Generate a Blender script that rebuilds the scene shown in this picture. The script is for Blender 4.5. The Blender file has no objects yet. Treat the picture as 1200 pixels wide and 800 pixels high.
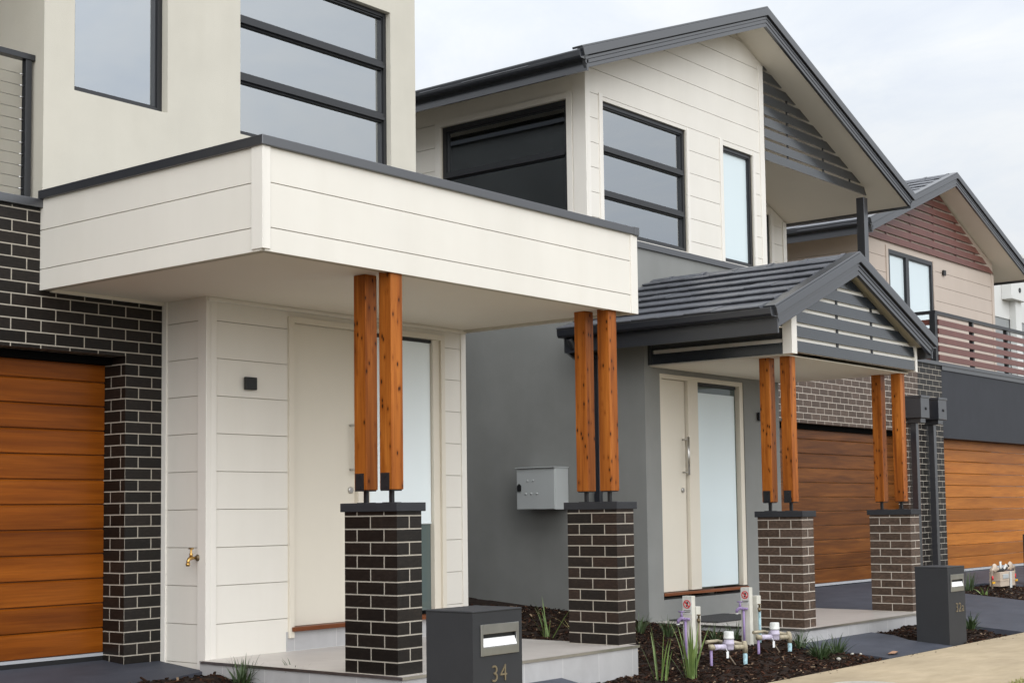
import bpy, bmesh, math, random
from mathutils import Vector, Matrix
random.seed(7)
SC = bpy.context.scene
COL = SC.collection
R_ = math.radians

# ------------------------------------------------------------------ mesh builder
class MB:
    def __init__(s):
        s.v = []; s.f = []; s.uv = []; s.sm = []
    def face(s, pts, uv=None, smooth=False):
        i = len(s.v); s.v.extend([tuple(p) for p in pts])
        s.f.append(list(range(i, i + len(pts))))
        if uv is None:
            a, b, c = Vector(pts[0]), Vector(pts[1]), Vector(pts[2])
            n = (b - a).cross(c - a)
            if abs(n.z) >= abs(n.x) and abs(n.z) >= abs(n.y): uv = [(p[0], p[1]) for p in pts]
            elif abs(n.x) > abs(n.y): uv = [(p[1], p[2]) for p in pts]
            else: uv = [(p[0], p[2]) for p in pts]
        s.uv.append(uv); s.sm.append(smooth)
        return s
    def box(s, x0, x1, y0, y1, z0, z1, dv=0.0, ux=0.0, uy=0.0):
        if x0 > x1: x0, x1 = x1, x0
        if y0 > y1: y0, y1 = y1, y0
        if z0 > z1: z0, z1 = z1, z0
        def q(pts, k):
            if k == 'x': uv = [(p[1] + uy, p[2] + dv) for p in pts]
            elif k == 'y': uv = [(p[0] + ux, p[2] + dv) for p in pts]
            else: uv = [(p[0], p[1]) for p in pts]
            s.face(pts, uv)
        q([(x0,y0,z0),(x1,y0,z0),(x1,y0,z1),(x0,y0,z1)], 'y')
        q([(x1,y1,z0),(x0,y1,z0),(x0,y1,z1),(x1,y1,z1)], 'y')
        q([(x0,y1,z0),(x0,y0,z0),(x0,y0,z1),(x0,y1,z1)], 'x')
        q([(x1,y0,z0),(x1,y1,z0),(x1,y1,z1),(x1,y0,z1)], 'x')
        q([(x0,y0,z1),(x1,y0,z1),(x1,y1,z1),(x0,y1,z1)], 'z')
        q([(x0,y1,z0),(x1,y1,z0),(x1,y0,z0),(x0,y0,z0)], 'z')
        return s
    def prism(s, poly, a0, a1, ax='y', smooth=False):
        """poly: 2D points; ax 'y': poly in (x,z) extruded along y; 'x': (y,z) along x; 'z': (x,y) along z"""
        ar = sum(poly[i][0]*poly[(i+1) % len(poly)][1] - poly[(i+1) % len(poly)][0]*poly[i][1] for i in range(len(poly)))
        if ar < 0: poly = poly[::-1]
        def P(p, a):
            return (p[0], a, p[1]) if ax == 'y' else ((a, p[0], p[1]) if ax == 'x' else (p[0], p[1], a))
        lo = [P(p, a0) for p in poly]; hi = [P(p, a1) for p in poly]
        fl = (ax == 'y')
        n = len(poly)
        s.face(lo if fl else lo[::-1]); s.face(hi[::-1] if fl else hi)
        for i in range(n):
            j = (i + 1) % n
            q = [lo[i], lo[j], hi[j], hi[i]]
            if fl: q = q[::-1]
            s.face(q, None, smooth)
        return s
    def tube(s, pts, r, n=10, cap=True):
        pts = [Vector(p) for p in pts]
        rs = r if isinstance(r, (list, tuple)) else [r] * len(pts)
        rings = []; up = None
        for i, p in enumerate(pts):
            d = (pts[min(i+1, len(pts)-1)] - pts[max(i-1, 0)]).normalized()
            if up is None: up = Vector((0,0,1)) if abs(d.z) < .9 else Vector((1,0,0))
            x = d.cross(up).normalized(); y = x.cross(d).normalized(); up = y
            rings.append([p + (x*math.cos(t) + y*math.sin(t)) * rs[i] for t in [2*math.pi*k/n for k in range(n)]])
        for a, b in zip(rings, rings[1:]):
            for k in range(n):
                m = (k + 1) % n
                s.face([a[k], a[m], b[m], b[k]], [(k/n, 0), (m/n, 0), (m/n, 1), (k/n, 1)], True)
        if cap:
            s.face(rings[0][::-1]); s.face(rings[-1])
        return s
    def lathe(s, prof, c=(0,0,0), axis='z', n=16):
        c = Vector(c); rings = []
        for r, h in prof:
            ring = []
            for k in range(n):
                t = 2*math.pi*k/n; a, b = r*math.cos(t), r*math.sin(t)
                o = (a, b, h) if axis == 'z' else ((h, a, b) if axis == 'x' else (b, h, a))
                ring.append(c + Vector(o))
            rings.append(ring)
        for a, b in zip(rings, rings[1:]):
            for k in range(n):
                m = (k+1) % n
                s.face([a[k], a[m], b[m], b[k]], [(k/n,0),(m/n,0),(m/n,1),(k/n,1)], True)
        if prof[0][0] > 1e-5: s.face(rings[0][::-1])
        if prof[-1][0] > 1e-5: s.face(rings[-1])
        return s
    def build(s, name, mat, parent=None, bevel=0, weld=True):
        o0 = Vector((0,0,0)); p = parent
        while p is not None:
            o0 += p.location; p = p.parent
        me = bpy.data.meshes.new(name)
        me.from_pydata([(x-o0.x, y-o0.y, z-o0.z) for x, y, z in s.v], [], s.f)
        ul = me.uv_layers.new(name='UVMap')
        k = 0
        for fu in s.uv:
            for u in fu:
                ul.data[k].uv = u; k += 1
        me.polygons.foreach_set('use_smooth', s.sm)
        if weld or bevel:
            bm = bmesh.new(); bm.from_mesh(me)
            bmesh.ops.remove_doubles(bm, verts=bm.verts, dist=1e-5)
            bm.to_mesh(me); bm.free()
        me.materials.append(mat)
        o = bpy.data.objects.new(name, me); COL.objects.link(o)
        o.parent = parent
        if bevel:
            b = o.modifiers.new('bevel', 'BEVEL'); b.width = bevel; b.segments = 2
            b.limit_method = 'ANGLE'; b.angle_limit = R_(40)
        return o

def thing(name, loc, label, cat, group=None):
    o = bpy.data.objects.new(name, None); COL.objects.link(o); o.location = loc
    o.empty_display_size = .2
    return tag(o, label, cat, group)
def tag(o, label, cat, group=None):
    o['label'] = label; o['category'] = cat
    if group: o['group'] = group
    return o
def struct(o, kind='structure'):
    o['kind'] = kind; return o

# ------------------------------------------------------------------ materials
MATS = {}
def newmat(name):
    m = bpy.data.materials.new(name); m.use_nodes = True
    nt = m.node_tree; b = nt.nodes['Principled BSDF']
    return m, nt, b
def N(nt, t, **kw):
    n = nt.nodes.new(t)
    for k, v in kw.items(): setattr(n, k, v)
    return n
def ramp(nt, fac, stops):
    r = N(nt, 'ShaderNodeValToRGB')
    els = r.color_ramp.elements
    while len(els) < len(stops): els.new(.5)
    for e, (p, c) in zip(els, stops):
        e.position = p; e.color = (*c, 1) if len(c) == 3 else c
    nt.links.new(fac, r.inputs[0]); return r.outputs[0]
def noise(nt, vec, scale, detail=4, rough=.55, dist=0):
    n = N(nt, 'ShaderNodeTexNoise'); n.inputs['Scale'].default_value = scale
    n.inputs['Detail'].default_value = detail; n.inputs['Roughness'].default_value = rough
    n.inputs['Distortion'].default_value = dist
    nt.links.new(vec, n.inputs['Vector']); return n.outputs['Fac']
def mix(nt, fac, a, b, mode='MIX'):
    m = N(nt, 'ShaderNodeMix', data_type='RGBA', blend_type=mode)
    for sock, val in ((m.inputs[0], fac), (m.inputs[6], a), (m.inputs[7], b)):
        if hasattr(val, 'links') or hasattr(val, 'is_output'): nt.links.new(val, sock)
        elif isinstance(val, (int, float)): sock.default_value = val
        else: sock.default_value = (*val, 1)
    return m.outputs[2]
def bump(nt, b, h, strength, dist, prev=None):
    n = N(nt, 'ShaderNodeBump'); n.inputs['Strength'].default_value = strength
    n.inputs['Distance'].default_value = dist
    nt.links.new(h, n.inputs['Height'])
    if prev is not None: nt.links.new(prev, n.inputs['Normal'])
    nt.links.new(n.outputs[0], b.inputs['Normal']); return n.outputs[0]
def objco(nt, scale=(1,1,1)):
    tc = N(nt, 'ShaderNodeTexCoord'); mp = N(nt, 'ShaderNodeMapping')
    mp.inputs['Scale'].default_value = scale
    nt.links.new(tc.outputs['Object'], mp.inputs['Vector']); return mp.outputs[0]
def uvco(nt, scale=(1,1,1), loc=(0,0,0)):
    tc = N(nt, 'ShaderNodeTexCoord'); mp = N(nt, 'ShaderNodeMapping')
    mp.inputs['Scale'].default_value = scale; mp.inputs['Location'].default_value = loc
    nt.links.new(tc.outputs['UV'], mp.inputs['Vector']); return mp.outputs[0]

def paint(name, col, rough=.5, var=.06, scale=3, bscale=60, bstr=.05, bdist=.002, spec=.5, metallic=0, streak=False, ior=1.45):
    m, nt, b = newmat(name)
    v = objco(nt); n = noise(nt, v, scale, 5)
    lo = tuple(c*(1-var) for c in col); hi = tuple(min(1, c*(1+var)) for c in col)
    c = ramp(nt, n, [(.3, lo), (.7, hi)])
    if streak:
        n2 = noise(nt, objco(nt, (5, 5, .6)), 1.0, 3)
        c = mix(nt, .5, c, mix(nt, 1.0, c, ramp(nt, n2, [(.35, (.955,.95,.94)), (.62, (1,1,1))]), 'MULTIPLY'))
    nt.links.new(c, b.inputs['Base Color'])
    b.inputs['Roughness'].default_value = rough
    b.inputs['Specular IOR Level'].default_value = spec
    b.inputs['Metallic'].default_value = metallic; b.inputs['IOR'].default_value = ior
    if bstr:
        bump(nt, b, noise(nt, v, bscale, 3), bstr, bdist)
    return m

def brick(name, c1, c2, mortar, bw=.24, bh=.086, ms=.010, seed=0, speck=(.3, .28, .26)):
    m, nt, b = newmat(name)
    v = uvco(nt)
    t = N(nt, 'ShaderNodeTexBrick'); t.offset = .5; t.offset_frequency = 2; t.squash = 1
    t.inputs['Scale'].default_value = 1; t.inputs['Brick Width'].default_value = bw
    t.inputs['Row Height'].default_value = bh; t.inputs['Mortar Size'].default_value = ms/2
    t.inputs['Mortar Smooth'].default_value = .25; t.inputs['Bias'].default_value = -.1
    t.inputs['Color1'].default_value = (*c1, 1); t.inputs['Color2'].default_value = (*c2, 1)
    t.inputs['Mortar'].default_value = (*mortar, 1)
    nt.links.new(v, t.inputs['Vector'])
    ov = objco(nt, (1, 1, 2.2))
    n1 = noise(nt, ov, 26, 6, .65)
    mott = ramp(nt, n1, [(.3, (.62, .60, .58)), (.52, (1, 1, 1)), (.74, (1.8, 1.7, 1.6))])
    c = mix(nt, 1.0, t.outputs['Color'], mott, 'MULTIPLY')
    n3 = noise(nt, objco(nt), 5, 8, .75)
    sp = ramp(nt, n3, [(.66, (0,0,0)), (.72, (1,1,1))])
    nm = N(nt, 'ShaderNodeMath', operation='MULTIPLY'); nm.inputs[1].default_value = .35
    nt.links.new(sp, nm.inputs[0])
    c = mix(nt, nm.outputs[0], c, speck)
    # keep the mortar its own mottled colour
    nmort = noise(nt, objco(nt), 14, 4)
    mc = ramp(nt, nmort, [(.3, tuple(k*.82 for k in mortar)), (.7, mortar)])
    c = mix(nt, t.outputs['Fac'], c, mc)
    nt.links.new(c, b.inputs['Base Color']); b.inputs['Specular IOR Level'].default_value = .3
    rr = N(nt, 'ShaderNodeMapRange'); rr.inputs['To Min'].default_value = .42; rr.inputs['To Max'].default_value = .9
    nt.links.new(t.outputs['Fac'], rr.inputs['Value']); nt.links.new(rr.outputs[0], b.inputs['Roughness'])
    inv = N(nt, 'ShaderNodeMath', operation='SUBTRACT'); inv.inputs[0].default_value = 1
    nt.links.new(t.outputs['Fac'], inv.inputs[1])
    p = bump(nt, b, inv.outputs[0], .7, .004)
    bump(nt, b, noise(nt, ov, 90, 4), .35, .003, p)
    return m

def wood(name, dark, mid, light, axis='z', knots=True, rough=.4, fine=1.0, rings=1.0, plank=None, z0=0, joint=None):
    m, nt, b = newmat(name)
    long_ = .9*fine; cr = 16*fine
    sc = {'z': (cr, cr, long_), 'x': (long_, cr, cr)}[axis]
    v = objco(nt, sc)
    n1 = noise(nt, v, 1.0, 6, .6, .6*rings)
    fine_n = noise(nt, objco(nt, {'z': (110, 110, 3), 'x': (3, 110, 110)}[axis]), 1.0, 3)
    big = noise(nt, objco(nt, {'z': (2.2, 2.2, .35), 'x': (.35, 1.5, 5.3)}[axis]), 1.0, 3)
    c = ramp(nt, n1, [(.28, dark), (.5, mid), (.72, light)])
    c = mix(nt, .55, c, mix(nt, 1.0, c, ramp(nt, fine_n, [(.3, (.7, .66, .6)), (.65, (1.1, 1.08, 1.05))]), 'MULTIPLY'))
    c = mix(nt, .8, c, mix(nt, 1.0, c, ramp(nt, big, [(.3, (.72, .68, .62)), (.7, (1.18, 1.16, 1.12))]), 'MULTIPLY'))
    if plank:   # every board its own tone
        tc = N(nt, 'ShaderNodeTexCoord'); sep = N(nt, 'ShaderNodeSeparateXYZ'); nt.links.new(tc.outputs['UV'], sep.inputs[0])
        sb = N(nt, 'ShaderNodeMath', operation='SUBTRACT'); sb.inputs[1].default_value = z0; nt.links.new(sep.outputs[1], sb.inputs[0])
        dv = N(nt, 'ShaderNodeMath', operation='DIVIDE'); dv.inputs[1].default_value = plank; nt.links.new(sb.outputs[0], dv.inputs[0])
        fl = N(nt, 'ShaderNodeMath', operation='FLOOR'); nt.links.new(dv.outputs[0], fl.inputs[0])
        wn = N(nt, 'ShaderNodeTexWhiteNoise', noise_dimensions='1D'); nt.links.new(fl.outputs[0], wn.inputs['W'])
        c = mix(nt, 1.0, c, ramp(nt, wn.outputs['Value'], [(0, (.78, .75, .7)), (1, (1.14, 1.14, 1.14))]), 'MULTIPLY')
        if joint:   # pale bevelled edge along the top of every board
            fc = N(nt, 'ShaderNodeMath', operation='FRACT'); nt.links.new(dv.outputs[0], fc.inputs[0])
            c = mix(nt, ramp(nt, fc.outputs[0], [(.925, (0,0,0)), (.945, (.8,.8,.8))]), c, joint)
    if knots:
        vo = N(nt, 'ShaderNodeTexVoronoi'); vo.inputs['Scale'].default_value = 1; vo.inputs['Randomness'].default_value = 1
        nt.links.new(objco(nt, {'z': (21, 21, 9), 'x': (3, 9, 9)}[axis]), vo.inputs['Vector'])
        k = ramp(nt, vo.outputs['Distance'], [(.09, (1,1,1)), (.17, (0,0,0))])
        c = mix(nt, k, c, tuple(q*.16 for q in dark))
        ring = ramp(nt, vo.outputs['Distance'], [(.16, (.75, .68, .6)), (.34, (1,1,1))])
        c = mix(nt, 1.0, c, ring, 'MULTIPLY')
    nt.links.new(c, b.inputs['Base Color'])
    b.inputs['Roughness'].default_value = rough; b.inputs['Specular IOR Level'].default_value = .2
    bump(nt, b, fine_n, .12, .002)
    return m

def glass(name, col, rough=.02, ior=1.7, var=.0, scale=1.0):
    m, nt, b = newmat(name)
    v = objco(nt, (1, 1, .35)); n = noise(nt, v, scale, 2)
    c = ramp(nt, n, [(.3, tuple(k*(1-var) for k in col)), (.7, tuple(k*(1+var) for k in col))])
    nt.links.new(c, b.inputs['Base Color'])
    b.inputs['Roughness'].default_value = rough; b.inputs['IOR'].default_value = ior
    bump(nt, b, noise(nt, objco(nt), 1.3, 1), .05, .01)
    return m

def clearglass(name, tint, refl):
    m, nt, b = newmat(name); nt.nodes.remove(b)
    out = [n for n in nt.nodes if n.type == 'OUTPUT_MATERIAL'][0]
    tr = N(nt, 'ShaderNodeBsdfTransparent'); tr.inputs[0].default_value = (*tint, 1)
    gl = N(nt, 'ShaderNodeBsdfGlossy'); gl.inputs['Roughness'].default_value = .0; gl.inputs[0].default_value = (.90, .95, 1, 1)
    bp = N(nt, 'ShaderNodeBump'); bp.inputs['Strength'].default_value = .06; bp.inputs['Distance'].default_value = .01
    nt.links.new(noise(nt, objco(nt), 1.1, 1), bp.inputs['Height']); nt.links.new(bp.outputs[0], gl.inputs['Normal'])
    fr = N(nt, 'ShaderNodeFresnel'); fr.inputs['IOR'].default_value = refl
    mx = N(nt, 'ShaderNodeMixShader'); nt.links.new(fr.outputs[0], mx.inputs[0]); nt.links.new(tr.outputs[0], mx.inputs[1]); nt.links.new(gl.outputs[0], mx.inputs[2])
    nt.links.new(mx.outputs[0], out.inputs[0]); return m

CREAM = (.72, .67, .56)
M = dict(
    cream=paint('cream weatherboard paint', (.74, .705, .64), .45, .025, 1.5, 40, .04, .002, streak=True),
    creamtrim=paint('cream trim paint', (.76, .725, .665), .4, .02, 2, 60, .03),
    groove=paint('board joint', (.50, .46, .38), .8, .05),
    render=paint('cream render', (.57, .54, .465), .75, .05, 1.6, 150, .4, .004, spec=.25, streak=True),
    soffit=paint('soffit paint', (.77, .715, .62), .6, .02, 1.2, 30, .02),
    taupe=paint('taupe weatherboard', (.50, .42, .355), .5, .025, 1.5, 40, .03, streak=True),
    char=paint('charcoal colour coated steel', (.020, .022, .028), .28, .05, 4, 20, .02, .003, spec=.5, ior=2.1),
    chardark=paint('charcoal slats', (.024, .028, .033), .17, .06, 5, 30, .02, .002, spec=.5, ior=1.9),
    alum=paint('charcoal window aluminium', (.015, .016, .019), .36, .04, 5, 50, .01, spec=.5, ior=1.55),
    capmat=paint('charcoal pier cap', (.026, .027, .031), .6, .1, 8, 120, .1, .002, spec=.4),
    grey=paint('grey render', (.235, .238, .228), .8, .09, 1.3, 130, .35, .004, spec=.25, streak=True),
    dkrender=paint('dark grey render', (.040, .042, .049), .7, .06, 3, 170, .22, .003, spec=.3, streak=True),
    blackbrick=brick('black brick', (.0085, .0068, .0056), (.019, .0145, .012), (.42, .38, .32)),
    darkbrick=brick('dark brown brick', (.011, .0082, .0067), (.034, .0195, .0135), (.42, .38, .32)),
    brownbrick=brick('brown brick', (.066, .044, .032), (.100, .067, .050), (.56, .50, .43), speck=(.2, .15, .12)),
    post=wood('cedar post', (.15, .038, .006), (.33, .098, .014), (.49, .17, .030)),
    gar1=wood('stained garage timber', (.165, .042, .0035), (.235, .064, .005), (.31, .092, .009), 'x', False, .33, .8, plank=.1825, z0=.05),
    gar2=wood('brown garage timber', (.085, .026, .004), (.140, .046, .007), (.215, .078, .015), 'x', False, .35, 1.2, plank=.19318, z0=.045, joint=(.34, .20, .14)),
    gar3=wood('honey garage timber', (.34, .110, .014), (.40, .140, .018), (.47, .175, .028), 'x', False, .35, 1, plank=.19182, z0=.05, joint=(.56, .33, .19)),
    sill=wood('merbau sill', (.10, .033, .014), (.18, .058, .022), (.27, .095, .04), 'x', False, .4),
    slat=paint('red brown slats', (.140, .048, .037), .35, .12, 6, 40, .05, spec=.5),
    tileroof=paint('charcoal roof tile', (.078, .082, .095), .40, .25, 9, 120, .15, .003, spec=.5, ior=1.7),
    mortar=paint('roof mortar', (.22, .20, .17), .9, .2, 30, 100, .4, .004),
    door=paint('cream door', (.70, .65, .555), .5, .02, 2, 30, .02),
    frame=paint('cream frame', (.70, .645, .545), .45, .02, 2, 30, .02),
    steel=paint('brushed steel', (.55, .54, .52), .3, .1, 10, 60, .06, metallic=1),
    galv=paint('meter box grey', (.44, .46, .46), .45, .02, 3, 20, .01),
    galvlight=paint('pale aluminium strip', (.40, .41, .43), .4, .04, 10, 40, .02),
    black=paint('black plastic', (.012, .012, .013), .45, .1, 10, 40, .02),
    blackmetal=paint('black steel', (.016, .016, .018), .45, .1, 10, 60, .05),
    lettergrey=paint('letterbox grey render', (.030, .031, .034), .6, .07, 6, 150, .16, .002, spec=.35, streak=True),
    brass=paint('brass', (.55, .34, .11), .35, .25, 40, 60, .1, metallic=1),
    fitting=paint('weathered bronze fitting', (.36, .31, .22), .55, .3, 30, 60, .15, metallic=.2),
    oldbrass=paint('tarnished brass', (.20, .15, .09), .5, .3, 40, 60, .15, metallic=.7),
    white=paint('white plastic', (.60, .60, .57), .5, .14, 40, 40, .03),
    paper=paint('white paper', (.8, .8, .8), .7, .03, 20, 40, .03),
    purple=paint('purple plastic', (.28, .205, .38), .4, .08, 20, 40, .03),
    lilac=paint('lilac plastic', (.50, .455, .56), .5, .14, 40, 40, .03),
    blue=paint('faded blue pipe', (.34, .50, .55), .6, .35, 45, 60, .05),
    stake=paint('pale stake', (.62, .60, .53), .7, .1, 12, 60, .1, streak=True),
    pipegrey=paint('weathered copper pipe', (.24, .19, .14), .55, .3, 25, 60, .1),
    red=paint('red print', (.62, .03, .04), .5, .05),
    gas=paint('beige gas meter paint', (.52, .42, .33), .5, .08, 10, 40, .04),
    yellow=paint('yellow tag', (.8, .42, .03), .5, .1),
    mat=paint('grey door mat', (.05, .05, .052), .95, .3, 60, 250, .6, .006),
    pale=paint('white render far', (.62, .62, .60), .7, .03, 2, 60, .05),
    palegrey=paint('grey render far', (.27, .28, .28), .7, .04, 2, 60, .05),
    leaf=paint('dry leaf', (.36, .20, .12), .8, .2, 30, 60, .2),
    pebble=paint('pale pebble', (.40, .375, .33), .8, .15, 30, 80, .3),
    winblind=glass('pane with white blind', (.66, .75, .775), .05, 1.5, .05, .8),
    wingrey=clearglass('reflective clear pane', (.55, .60, .66), 5.2),
    windark=clearglass('clear pane', (.62, .65, .65), 2.6),
    lining=paint('white window lining', (.78, .77, .74), .5, .02),
    roomwall=paint('room wall', (.45, .45, .45), .8, .02),
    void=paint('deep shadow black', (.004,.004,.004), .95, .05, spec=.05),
    frost=glass('frosted blind pane', (.80, .87, .885), .08, 1.5, .06, .9),
    darkglass=glass('dark door glass', (.012,.013,.014), .02, 1.5),
    winteal=glass('dark teal pane', (.10, .13, .125), .03, 1.5),  # one even dark teal for the sidelight panes
    whiteblind=paint('roller blind', (.66, .75, .77), .7, .02, 2, 40, .02),
)

def tiles_mat(name, col, w, h, grout, gs=.004, rough=.35):
    m, nt, b = newmat(name)
    v = uvco(nt)
    t = N(nt, 'ShaderNodeTexBrick'); t.offset = 0; t.inputs['Scale'].default_value = 1
    t.inputs['Brick Width'].default_value = w; t.inputs['Row Height'].default_value = h
    t.inputs['Mortar Size'].default_value = gs/2; t.inputs['Mortar Smooth'].default_value = .1
    t.inputs['Color1'].default_value = (*col, 1); t.inputs['Color2'].default_value = (*[k*.95 for k in col], 1)
    t.inputs['Mortar'].default_value = (*grout, 1)
    nt.links.new(v, t.inputs['Vector'])
    n = noise(nt, objco(nt), 4, 7, .65, .5)
    c = mix(nt, 1.0, t.outputs['Color'], ramp(nt, n, [(.3, (.90, .89, .89)), (.7, (1.06, 1.06, 1.06))]), 'MULTIPLY')
    nt.links.new(c, b.inputs['Base Color']); b.inputs['Roughness'].default_value = rough
    return m
M['porchtile'] = tiles_mat('porch tile', (.53, .49, .455), .6, .6, (.36, .33, .30))
M['riser'] = tiles_mat('riser tile', (.44, .435, .435), .45, .9, (.64, .63, .61))

def ground_mat(name, c_lo, c_hi, scale, spots=None, bscale=80, bstr=.3, rough=.85, stretch=(1,1,1), big=.12):
    m, nt, b = newmat(name)
    v = objco(nt, stretch)
    n = noise(nt, v, scale, 8, .65)
    c = ramp(nt, n, [(.3, c_lo), (.7, c_hi)])
    n2 = noise(nt, objco(nt), .9, 4, .6)
    c = mix(nt, 1.0, c, ramp(nt, n2, [(.32, (1-big*1.3,)*3), (.68, (1+big*1.3,)*3)]), 'MULTIPLY')
    if spots:
        n3 = noise(nt, objco(nt), spots[1], 5, .7)
        c = mix(nt, ramp(nt, n3, [(spots[2], (0,0,0)), (spots[2]+.05, (1,1,1))]), c, spots[0])
    nt.links.new(c, b.inputs['Base Color']); b.inputs['Roughness'].default_value = rough; b.inputs['Specular IOR Level'].default_value = .2
    bump(nt, b, noise(nt, objco(nt), bscale, 4, .7), bstr, .004)
    return m
M['foot'] = ground_mat('footpath concrete', (.345, .275, .18), (.43, .345, .235), 5, ((.30, .24, .17), 9, .70), 120, .25, stretch=(.5, 1.6, 1))
M['drive'] = ground_mat('blue grey concrete', (.045, .049, .063), (.066, .071, .089), 4, ((.12, .12, .12), 7, .70), 90, .4, .6, (.6, 1.5, 1), .16)
M['mulch'] = ground_mat('mulch', (.007, .0042, .003), (.027, .0145, .009), 22, ((.11, .065, .04), 40, .66), 60, 1.0, .95)
M['soil'] = ground_mat('soil', (.06, .05, .035), (.12, .10, .07), 3)
M['verge'] = ground_mat('verge grass base', (.10, .10, .035), (.22, .19, .07), 6)
M['road'] = ground_mat('asphalt', (.04, .04, .042), (.06, .06, .062), 30)

def leafmat(name, a, b_):
    m, nt, b = newmat(name)
    oi = N(nt, 'ShaderNodeTexCoord')
    c = ramp(nt, noise(nt, oi.outputs['Object'], 9, 3), [(.3, a), (.7, b_)])
    nt.links.new(c, b.inputs['Base Color']); b.inputs['Roughness'].default_value = .5
    b.inputs['Transmission Weight'].default_value = 0
    return m
M['grassdark'] = leafmat('dark strappy leaf', (.028, .052, .018), (.075, .115, .040))
M['grassbright'] = leafmat('bright strappy leaf', (.09, .15, .035), (.20, .27, .08))
M['grassdry'] = leafmat('yellow verge grass', (.20, .20, .06), (.38, .34, .13))

def chipmat():
    m, nt, b = newmat('bark chips')
    g = N(nt, 'ShaderNodeNewGeometry')
    c = ramp(nt, g.outputs['Random Per Island'], [(0, (.007, .005, .004)), (.5, (.019, .0115, .008)), (.78, (.034, .016, .010)), (.94, (.07, .028, .016)), (.985, (.24, .17, .11))])
    nt.links.new(c, b.inputs['Base Color']); b.inputs['Roughness'].default_value = .95; b.inputs['Specular IOR Level'].default_value = .1
    return m
M['chips'] = chipmat()

# ------------------------------------------------------------------ wall panels
def clip_int(poly, z):
    """u-interval of a convex polygon (u,z) at height z"""
    us = []
    n = len(poly)
    for i in range(n):
        (u0, z0), (u1, z1) = poly[i], poly[(i+1) % n]
        if (z0 - z)*(z1 - z) <= 0 and abs(z1 - z0) > 1e-9:
            us.append(u0 + (u1-u0)*(z-z0)/(z1-z0))
        elif abs(z1-z0) < 1e-9 and abs(z0-z) < 1e-6: us += [u0, u1]
    return (min(us), max(us)) if us else None
def panel(mb, kind, plane, poly, th, cuts=(), gap=0.0, holes=()):
    """kind 'y': wall facing -Y at y=plane, u=x.  kind 'x': wall facing -X at x=plane, u=y. poly convex (u,z).
    cuts: z of joints (gap wide).  Thickness th goes inwards."""
    zs = sorted(set(round(p[1], 5) for p in poly)); z0, z1 = zs[0], zs[-1]
    br = [(z0, 0), (z1, 0)] + [(z, 0) for z in zs[1:-1]]
    for h in holes:
        for z in (h[2], h[3]):
            if z0 < z < z1: br.append((round(z, 5), 0))
    for c in cuts:
        if z0 + .02 < c < z1 - .005: br.append((round(c, 5), 1))
    br.sort()
    # segments
    segs = []; prev = br[0][0]; pcut = 0
    for z, c in br[1:]:
        if z - prev > 1e-4:
            segs.append((prev + (gap/2 if pcut else 0), z - (gap/2 if c else 0)))
            prev = z; pcut = c
        else: pcut = max(pcut, c)
    for a, b in segs:
        ia, ib = clip_int(poly, a + 1e-6), clip_int(poly, b - 1e-6)
        if not ia or not ib: continue
        hs = sorted([h for h in holes if h[2] <= a + 1e-4 and h[3] >= b - 1e-4])
        pieces = []; la, lb = ia[0], ib[0]
        for h in hs:
            pieces.append((la, lb, max(la, h[0]), max(lb, h[0]))); la = lb = h[1]
        pieces.append((la, lb, ia[1], ib[1]))
        for pa, pb, qa, qb in pieces:
            if qa - pa < 1e-3 and qb - pb < 1e-3: continue
            quad = [(pa, a), (max(qa, pa), a), (max(qb, pb), b), (pb, b)]
            if abs(quad[0][0]-quad[1][0]) < 1e-4: quad = [quad[0], quad[2], quad[3]]
            elif abs(quad[2][0]-quad[3][0]) < 1e-4: quad = quad[:3]
            if kind == 'y': mb.prism(quad, plane, plane + th, 'y')
            else: mb.prism(quad, plane, plane + th, 'x')
    return mb

def K(mb, kind, plane, u0, u1, o0, o1, z0, z1):
    """box on a wall: o measured outward from the plane (towards -Y or -X)"""
    if kind == 'y': return mb.box(u0, u1, plane - o1, plane - o0, z0, z1)
    return mb.box(plane - o1, plane - o0, u0, u1, z0, z1)

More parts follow.
